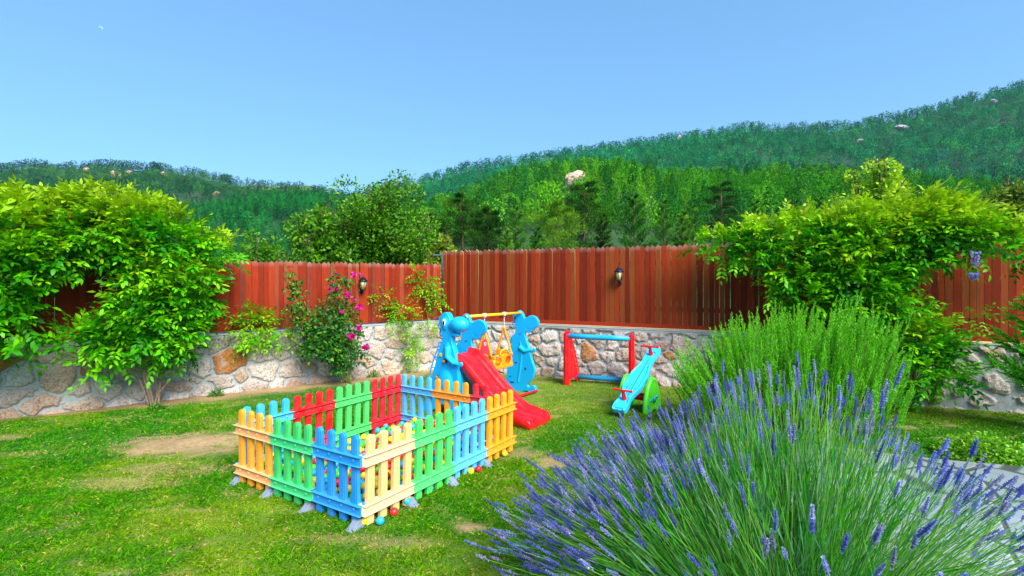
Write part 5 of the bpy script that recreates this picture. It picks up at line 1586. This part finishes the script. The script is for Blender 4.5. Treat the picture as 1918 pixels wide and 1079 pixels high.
# bare rocks
p = atA(np.array([1073.]), np.array([.60]))[0]; boulder((p[0], p[1] - 2, p[2] + 2.3), (2.7, 1.9, 2.0), 'large pale bare rock face amid the trees of the nearer hill', col=(196, 172, 150), seed=3)
for i, (px, v, r_, lb, cl) in enumerate([(1678, .84, (15, 6, 5.2), 'long grey rock ledge high on the right ridge', (150, 146, 156)), (1600, .80, (8, 4, 4.6), 'small grey rock ledge left of the long one on the right ridge', (140, 138, 140)), (1848, .87, (7, 4, 4.6), 'small pale rock near the top right of the ridge', (145, 145, 158)), (1268, .97, (5, 4, 6), 'tiny grey rock on the skyline of the right ridge', (170, 165, 160)),
                                          (222, .80, (4.5, 4, 9), 'tall pink rock streak on the left ridge', (182, 138, 116)), (250, .86, (9, 4, 5.4), 'broad pink rock patch near the crest of the left ridge', (182, 138, 116)), (236, .77, (4, 4, 5), 'small pink rock just right of the tall streak', (180, 136, 114)), (172, .88, (6, 4, 5), 'pink rock at the left end of the row on the left ridge', (182, 140, 118)), (315, .88, (6, 4, 5), 'pink rock at the right end of the row on the left ridge', (182, 140, 118)), (413, .62, (6, 4, 4), 'lone pale rock low on the left ridge', (186, 140, 116))]):
    p = (atB if px > 640 else atC)(np.array([float(px)]), np.array([v]))[0]; boulder((p[0], p[1] - 8, p[2] + 4.6), tuple(np.array(r_) * [.62, .7, .6]), lb, col=cl, seed=20 + i)

# individual pines behind the tall fence
def limb_tree(name, label, px, top, d, wid, kind, cols, seed, group, cat_='tree', nleaf=5200, leaf=.16, base=None):
    rg = np.random.default_rng(seed)
    X = (px - 959) / FPX * d; zt = CAMZ - (top - HOR) / FPX * d; zb = float(ground_z(0, d)) if base is None else base
    H_ = zt - zb; W = wid / FPX * d / 2
    t = thing(name, (X, d, zb), label, cat_, group)
    o = np.array([X, d, zb]); mb = MB()
    lean = rg.normal(0, .03, 2)
    tp = lambda f: o + np.array([lean[0] * H_ * f * f, lean[1] * H_ * f * f, H_ * f])
    Bs, Ds, Ls, Wd = [], [], [], []
    if kind == 'pine':        # flat layered clumps on level limbs
        nb = 24; f0 = .36
        mb.tube([tp(f) for f in np.linspace(-.02, .96, 8)], np.linspace(H_ * .022, H_ * .005, 8), 8)
        for k in range(nb):
            f = f0 + (1 - f0) * (k + rg.random() * .6) / nb; az = k * 2.4 + rg.uniform(-.5, .5)
            ln = W * (1.05 - ((f - .55) / .5) ** 2 * .75) * rg.uniform(.75, 1.1)
            d3 = np.array([math.cos(az), math.sin(az), .18]); a = tp(f); e = a + d3 * ln
            mb.tube([a, (a + e) / 2 - UP * .04 * ln, e], [H_ * .006, H_ * .004, H_ * .002], 5)
            nc = 3
            for q_ in range(nc):
                c = a + (e - a) * (.45 + .55 * q_ / (nc - 1)) + UP * .05 * ln; m = nleaf // (nb * nc)
                dd = rdir(m, rg) * np.array([1, 1, .55]); Bs.append(c + dd * ln * .42 * rg.uniform(.3, 1, (m, 1))); Ds.append(dd + [0, 0, .7]); 
        wl = .16
    elif kind == 'cone':
        mb.tube([tp(f) for f in np.linspace(-.02, .98, 8)], np.linspace(H_ * .02, H_ * .003, 8), 8)
        nb = 46
        for k in range(nb):
            f = .06 + .92 * (k + .5) / nb; az = k * 2.4; ln = W * (1 - f) ** .7 * rg.uniform(.7, 1.15) + .05
            d3 = np.array([math.cos(az), math.sin(az), .45]); a = tp(f); e = a + d3 * ln
            mb.tube([a, e], [H_ * .004, H_ * .0015], 4)
            m = int(nleaf / nb * (1.5 - f)); s_ = rg.uniform(.15, 1.05, (m, 1)); Bs.append(a + (e - a) * s_ + rdir(m, rg) * ln * .22); Ds.append(np.tile(d3, (m, 1)) + rdir(m, rg) * .7 + [0, 0, .5])
        wl = .18
    else:                     # broad crown on forked limbs
        mb.tube([tp(f) for f in np.linspace(-.02, .4, 5)], np.linspace(H_ * .035, H_ * .02, 5), 8)
        nb = 26
        for k in range(nb):
            az = k * 2.4 + rg.uniform(-.4, .4); el = rg.uniform(.0, 1.0); a = tp(rg.uniform(.15, .42))
            e = o + np.array([math.cos(az) * W * math.cos(el * 1.45), math.sin(az) * W * .8 * math.cos(el * 1.45), H_ * (.32 + .60 * math.sin(el * 1.5))]) * np.array([1, 1, rg.uniform(.9, 1.04)])
            m1 = (a + e) / 2 + UP * H_ * .04 + rg.normal(0, .05, 3) * W
            mb.tube(smooth_outline([a, m1, e], 3, False), np.linspace(H_ * .014, H_ * .003, 7), 5)
            for q_ in range(9):
                c = a + (e - a) * rg.uniform(.4, 1.0) + rg.normal(0, .10, 3) * W; m = nleaf // (nb * 9)
                rr_ = W * rg.uniform(.12, .24)
                dd = rdir(m, rg); Bs.append(c + dd * rr_ * rg.uniform(.35, 1, (m, 1)) * [1, 1, .8]); Ds.append(dd + rdir(m, rg) * .8)
            for q_ in range(3):
                tw = curl(e + rg.normal(0, .03, 3) * W, nrm(e - a) + rg.normal(0, .5, 3), W * .18, rg, .8, 5); mb.tube(tw, np.linspace(H_ * .003, H_ * .001, 6), 4)
        wl = .55
    Bp, D = np.concatenate(Bs), np.concatenate(Ds); n = len(Bp)
    cl = fbm(Bp[:, 0] / (W * .4) + seed, Bp[:, 2] / (W * .4) + Bp[:, 1], seed); ci = ((cl * 1.5 - .25 + rg.normal(0, .14, n)).clip(0, .999) * len(cols)).astype(int)
    C = np.array(cols)[ci] * rg.uniform(.75, 1.25, (n, 1)); L = leaf * rg.uniform(.7, 1.25, n)
    if kind == 'broad': V, F, C = leaf_arrays(Bp, D, rdir(n, rg), L, L * wl, C)
    else: V, F, C = blades(Bp, D, rdir(n, rg), L, L * wl, C)
    mb.build('trunk', M['bark_dark'] if kind != 'pale' else M['bark'], t, True)
    mesh_np('crown', V, F, M['leaf'] if kind == 'broad' else M['leaf_far'], t, C)
    return t
bc = [lin(50, 108, 14), lin(72, 136, 16), lin(96, 158, 22), lin(60, 120, 14), lin(120, 170, 34)]
limb_tree('broadleaf_tree', 'large round olive green tree directly behind the lower fence corner', 712, 338, 17, 320, 'broad', bc, 301, None, nleaf=64000, leaf=.11)
limb_tree('broadleaf_tree', 'smaller shrubby tree hugging the left side of the large round tree', 608, 375, 15.5, 170, 'broad', bc[1:], 302, None, nleaf=13000, leaf=.13)
limb_tree('broadleaf_tree', 'low yellowish bush behind the low fence right of the large round tree', 835, 425, 15, 90, 'broad', [lin(120, 155, 35), lin(150, 170, 45), lin(100, 145, 30)], 303, None, nleaf=6000, leaf=.11)
limb_tree('broadleaf_tree', 'low green scrub showing over the low fence beside the big vine', 490, 440, 14, 150, 'broad', bc[1:4], 304, None, nleaf=7000, leaf=.12)
limb_tree('broadleaf_tree', 'airy yellow green tree standing tallest above the right vine', 1665, 282, 15, 150, 'broad', [lin(160, 205, 30), lin(188, 220, 44), lin(130, 180, 30)], 305, None, nleaf=17000, leaf=.12)
limb_tree('broadleaf_tree', 'lower yellow green tree left of the airy tall one above the vine', 1592, 312, 15.5, 95, 'broad', [lin(160, 205, 30), lin(180, 215, 40), lin(124, 175, 30)], 306, None, nleaf=7000, leaf=.12)
limb_tree('broadleaf_tree', 'dull olive tree rising behind the right vine near the frame edge', 1900, 325, 17, 170, 'broad', [lin(100, 136, 30), lin(134, 160, 40), lin(76, 110, 26), lin(156, 162, 50)], 307, None, nleaf=14000, leaf=.13)
dark = [lin(20, 50, 18), lin(28, 68, 20), lin(46, 92, 22), lin(76, 124, 26)]
brt = [lin(46, 104, 28), lin(64, 132, 30), lin(90, 155, 36)]
pines = [(868, 372, 40, 90, 'pine', dark, 'dark layered pine at the left end of the pine row'), (915, 392, 36, 75, 'pine', dark, 'dark flat topped pine second from the left of the pine row'), (1042, 385, 34, 90, 'pine', [lin(60, 110, 20), lin(96, 145, 30), lin(120, 165, 36)], 'yellowish umbrella shaped pine with a bare grey trunk'),
         (1092, 345, 38, 92, 'pine', dark, 'tallest dark pine with a long bare trunk in the pine row'), (965, 385, 42, 85, 'cone', brt, 'bright bushy conifer in the middle left of the pine row'), (1190, 360, 36, 120, 'cone', brt[:2] + dark[1:2], 'broad bushy green conifer behind the lantern'),
         (1000, 425, 32, 46, 'cone', brt, 'small pale conifer below the umbrella shaped pine'), (948, 430, 32, 50, 'cone', [lin(70, 130, 36), lin(110, 165, 50)], 'small bright conifer close behind the fence'), (1130, 400, 40, 60, 'cone', dark[1:], 'narrow green conifer just right of the tallest pine'),
         (1245, 372, 44, 80, 'cone', brt, 'mid green conifer right of the broad bushy one'), (1352, 345, 52, 60, 'pine', dark[:3], 'dark crooked pine amid lighter trees above the fence'), (1300, 380, 46, 70, 'cone', brt, 'light conifer just left of the dark crooked pine'),
         (1420, 372, 46, 70, 'cone', brt, 'light conifer right of the dark crooked pine'), (1480, 372, 48, 70, 'cone', brt[:2], 'green conifer behind the left end of the right vine'), (1540, 365, 50, 70, 'cone', brt[:2], 'conifer between the green one and the yellow tree above the vine'),
         (810, 405, 38, 70, 'pine', dark, 'dark pine half hidden by the large round tree'), (1800, 375, 44, 110, 'cone', dark[1:], 'green conifer behind the vine near the right edge'), (1275, 395, 30, 50, 'cone', [lin(100, 150, 40), lin(70, 125, 34)], 'small young conifer just above the middle of the tall fence')]
for i, (px, top, d, w_, kd, cs, lb) in enumerate(pines):
    limb_tree('pine_tree', lb, px, top, d, w_, kd, cs, 400 + i, 'conifers behind the tall fence', nleaf=11000 if kd == 'cone' else 13000, leaf=.24 if kd == 'cone' else .21)

# daytime moon: a thin lit crescent, far away
mm_, mnt, mbs = newmat('moonlight'); mbs.inputs["Base Color"].default_value = (.05, .06, .08, 1)
mbs.inputs["Emission Color"].default_value = (.38, .68, 1, 1); mbs.inputs["Emission Strength"].default_value = .34
mc = P(187.5, 54, 5000); r0 = 5.0 / FPX * 5000
out = [(r0 * math.cos(a_), r0 * math.sin(a_)) for a_ in np.linspace(math.radians(-15), math.radians(125), 12)] + [(r0 * (.72 * math.cos(a_) - .12), r0 * (.72 * math.sin(a_) - .12)) for a_ in np.linspace(math.radians(122), math.radians(-12), 12)]
mb = MB(); mb.prism(out, mc, np.array([1., 0, 0]), UP, np.array([0, 1., 0]), 6); o = mb.build('moon', mm_, auto=True); tag(o, 'faint pale crescent moon high in the blue sky', 'moon')

# ---------------------------------------------------------------- haze
HAZE = 0.00009
if HAZE:
    hm = bpy.data.materials.new('haze_air'); hm.use_nodes = True; nt = hm.node_tree; nt.nodes.clear()
    ou = nt.nodes.new("ShaderNodeOutputMaterial"); pv = nt.nodes.new("ShaderNodeVolumePrincipled")
    pv.inputs["Color"].default_value = (.5, .85, 1, 1); pv.inputs["Density"].default_value = HAZE; pv.inputs["Anisotropy"].default_value = .2
    nt.links.new(pv.outputs[0], ou.inputs["Volume"])
    zmax = max((o.location.z + max(v[2] for v in o.bound_box)) for o in bpy.data.objects if o.type == 'MESH' and o.name.startswith(('far_hill', 'left_hill', 'forest', 'grassy'))) + 10
    mb = MB(); mb.box((0, 520, (zmax - 9) / 2), (2600, 1250 * 1.0, zmax + 9 - 0))
    h = mb.build('haze', hm); tag(h, kind='stuff')
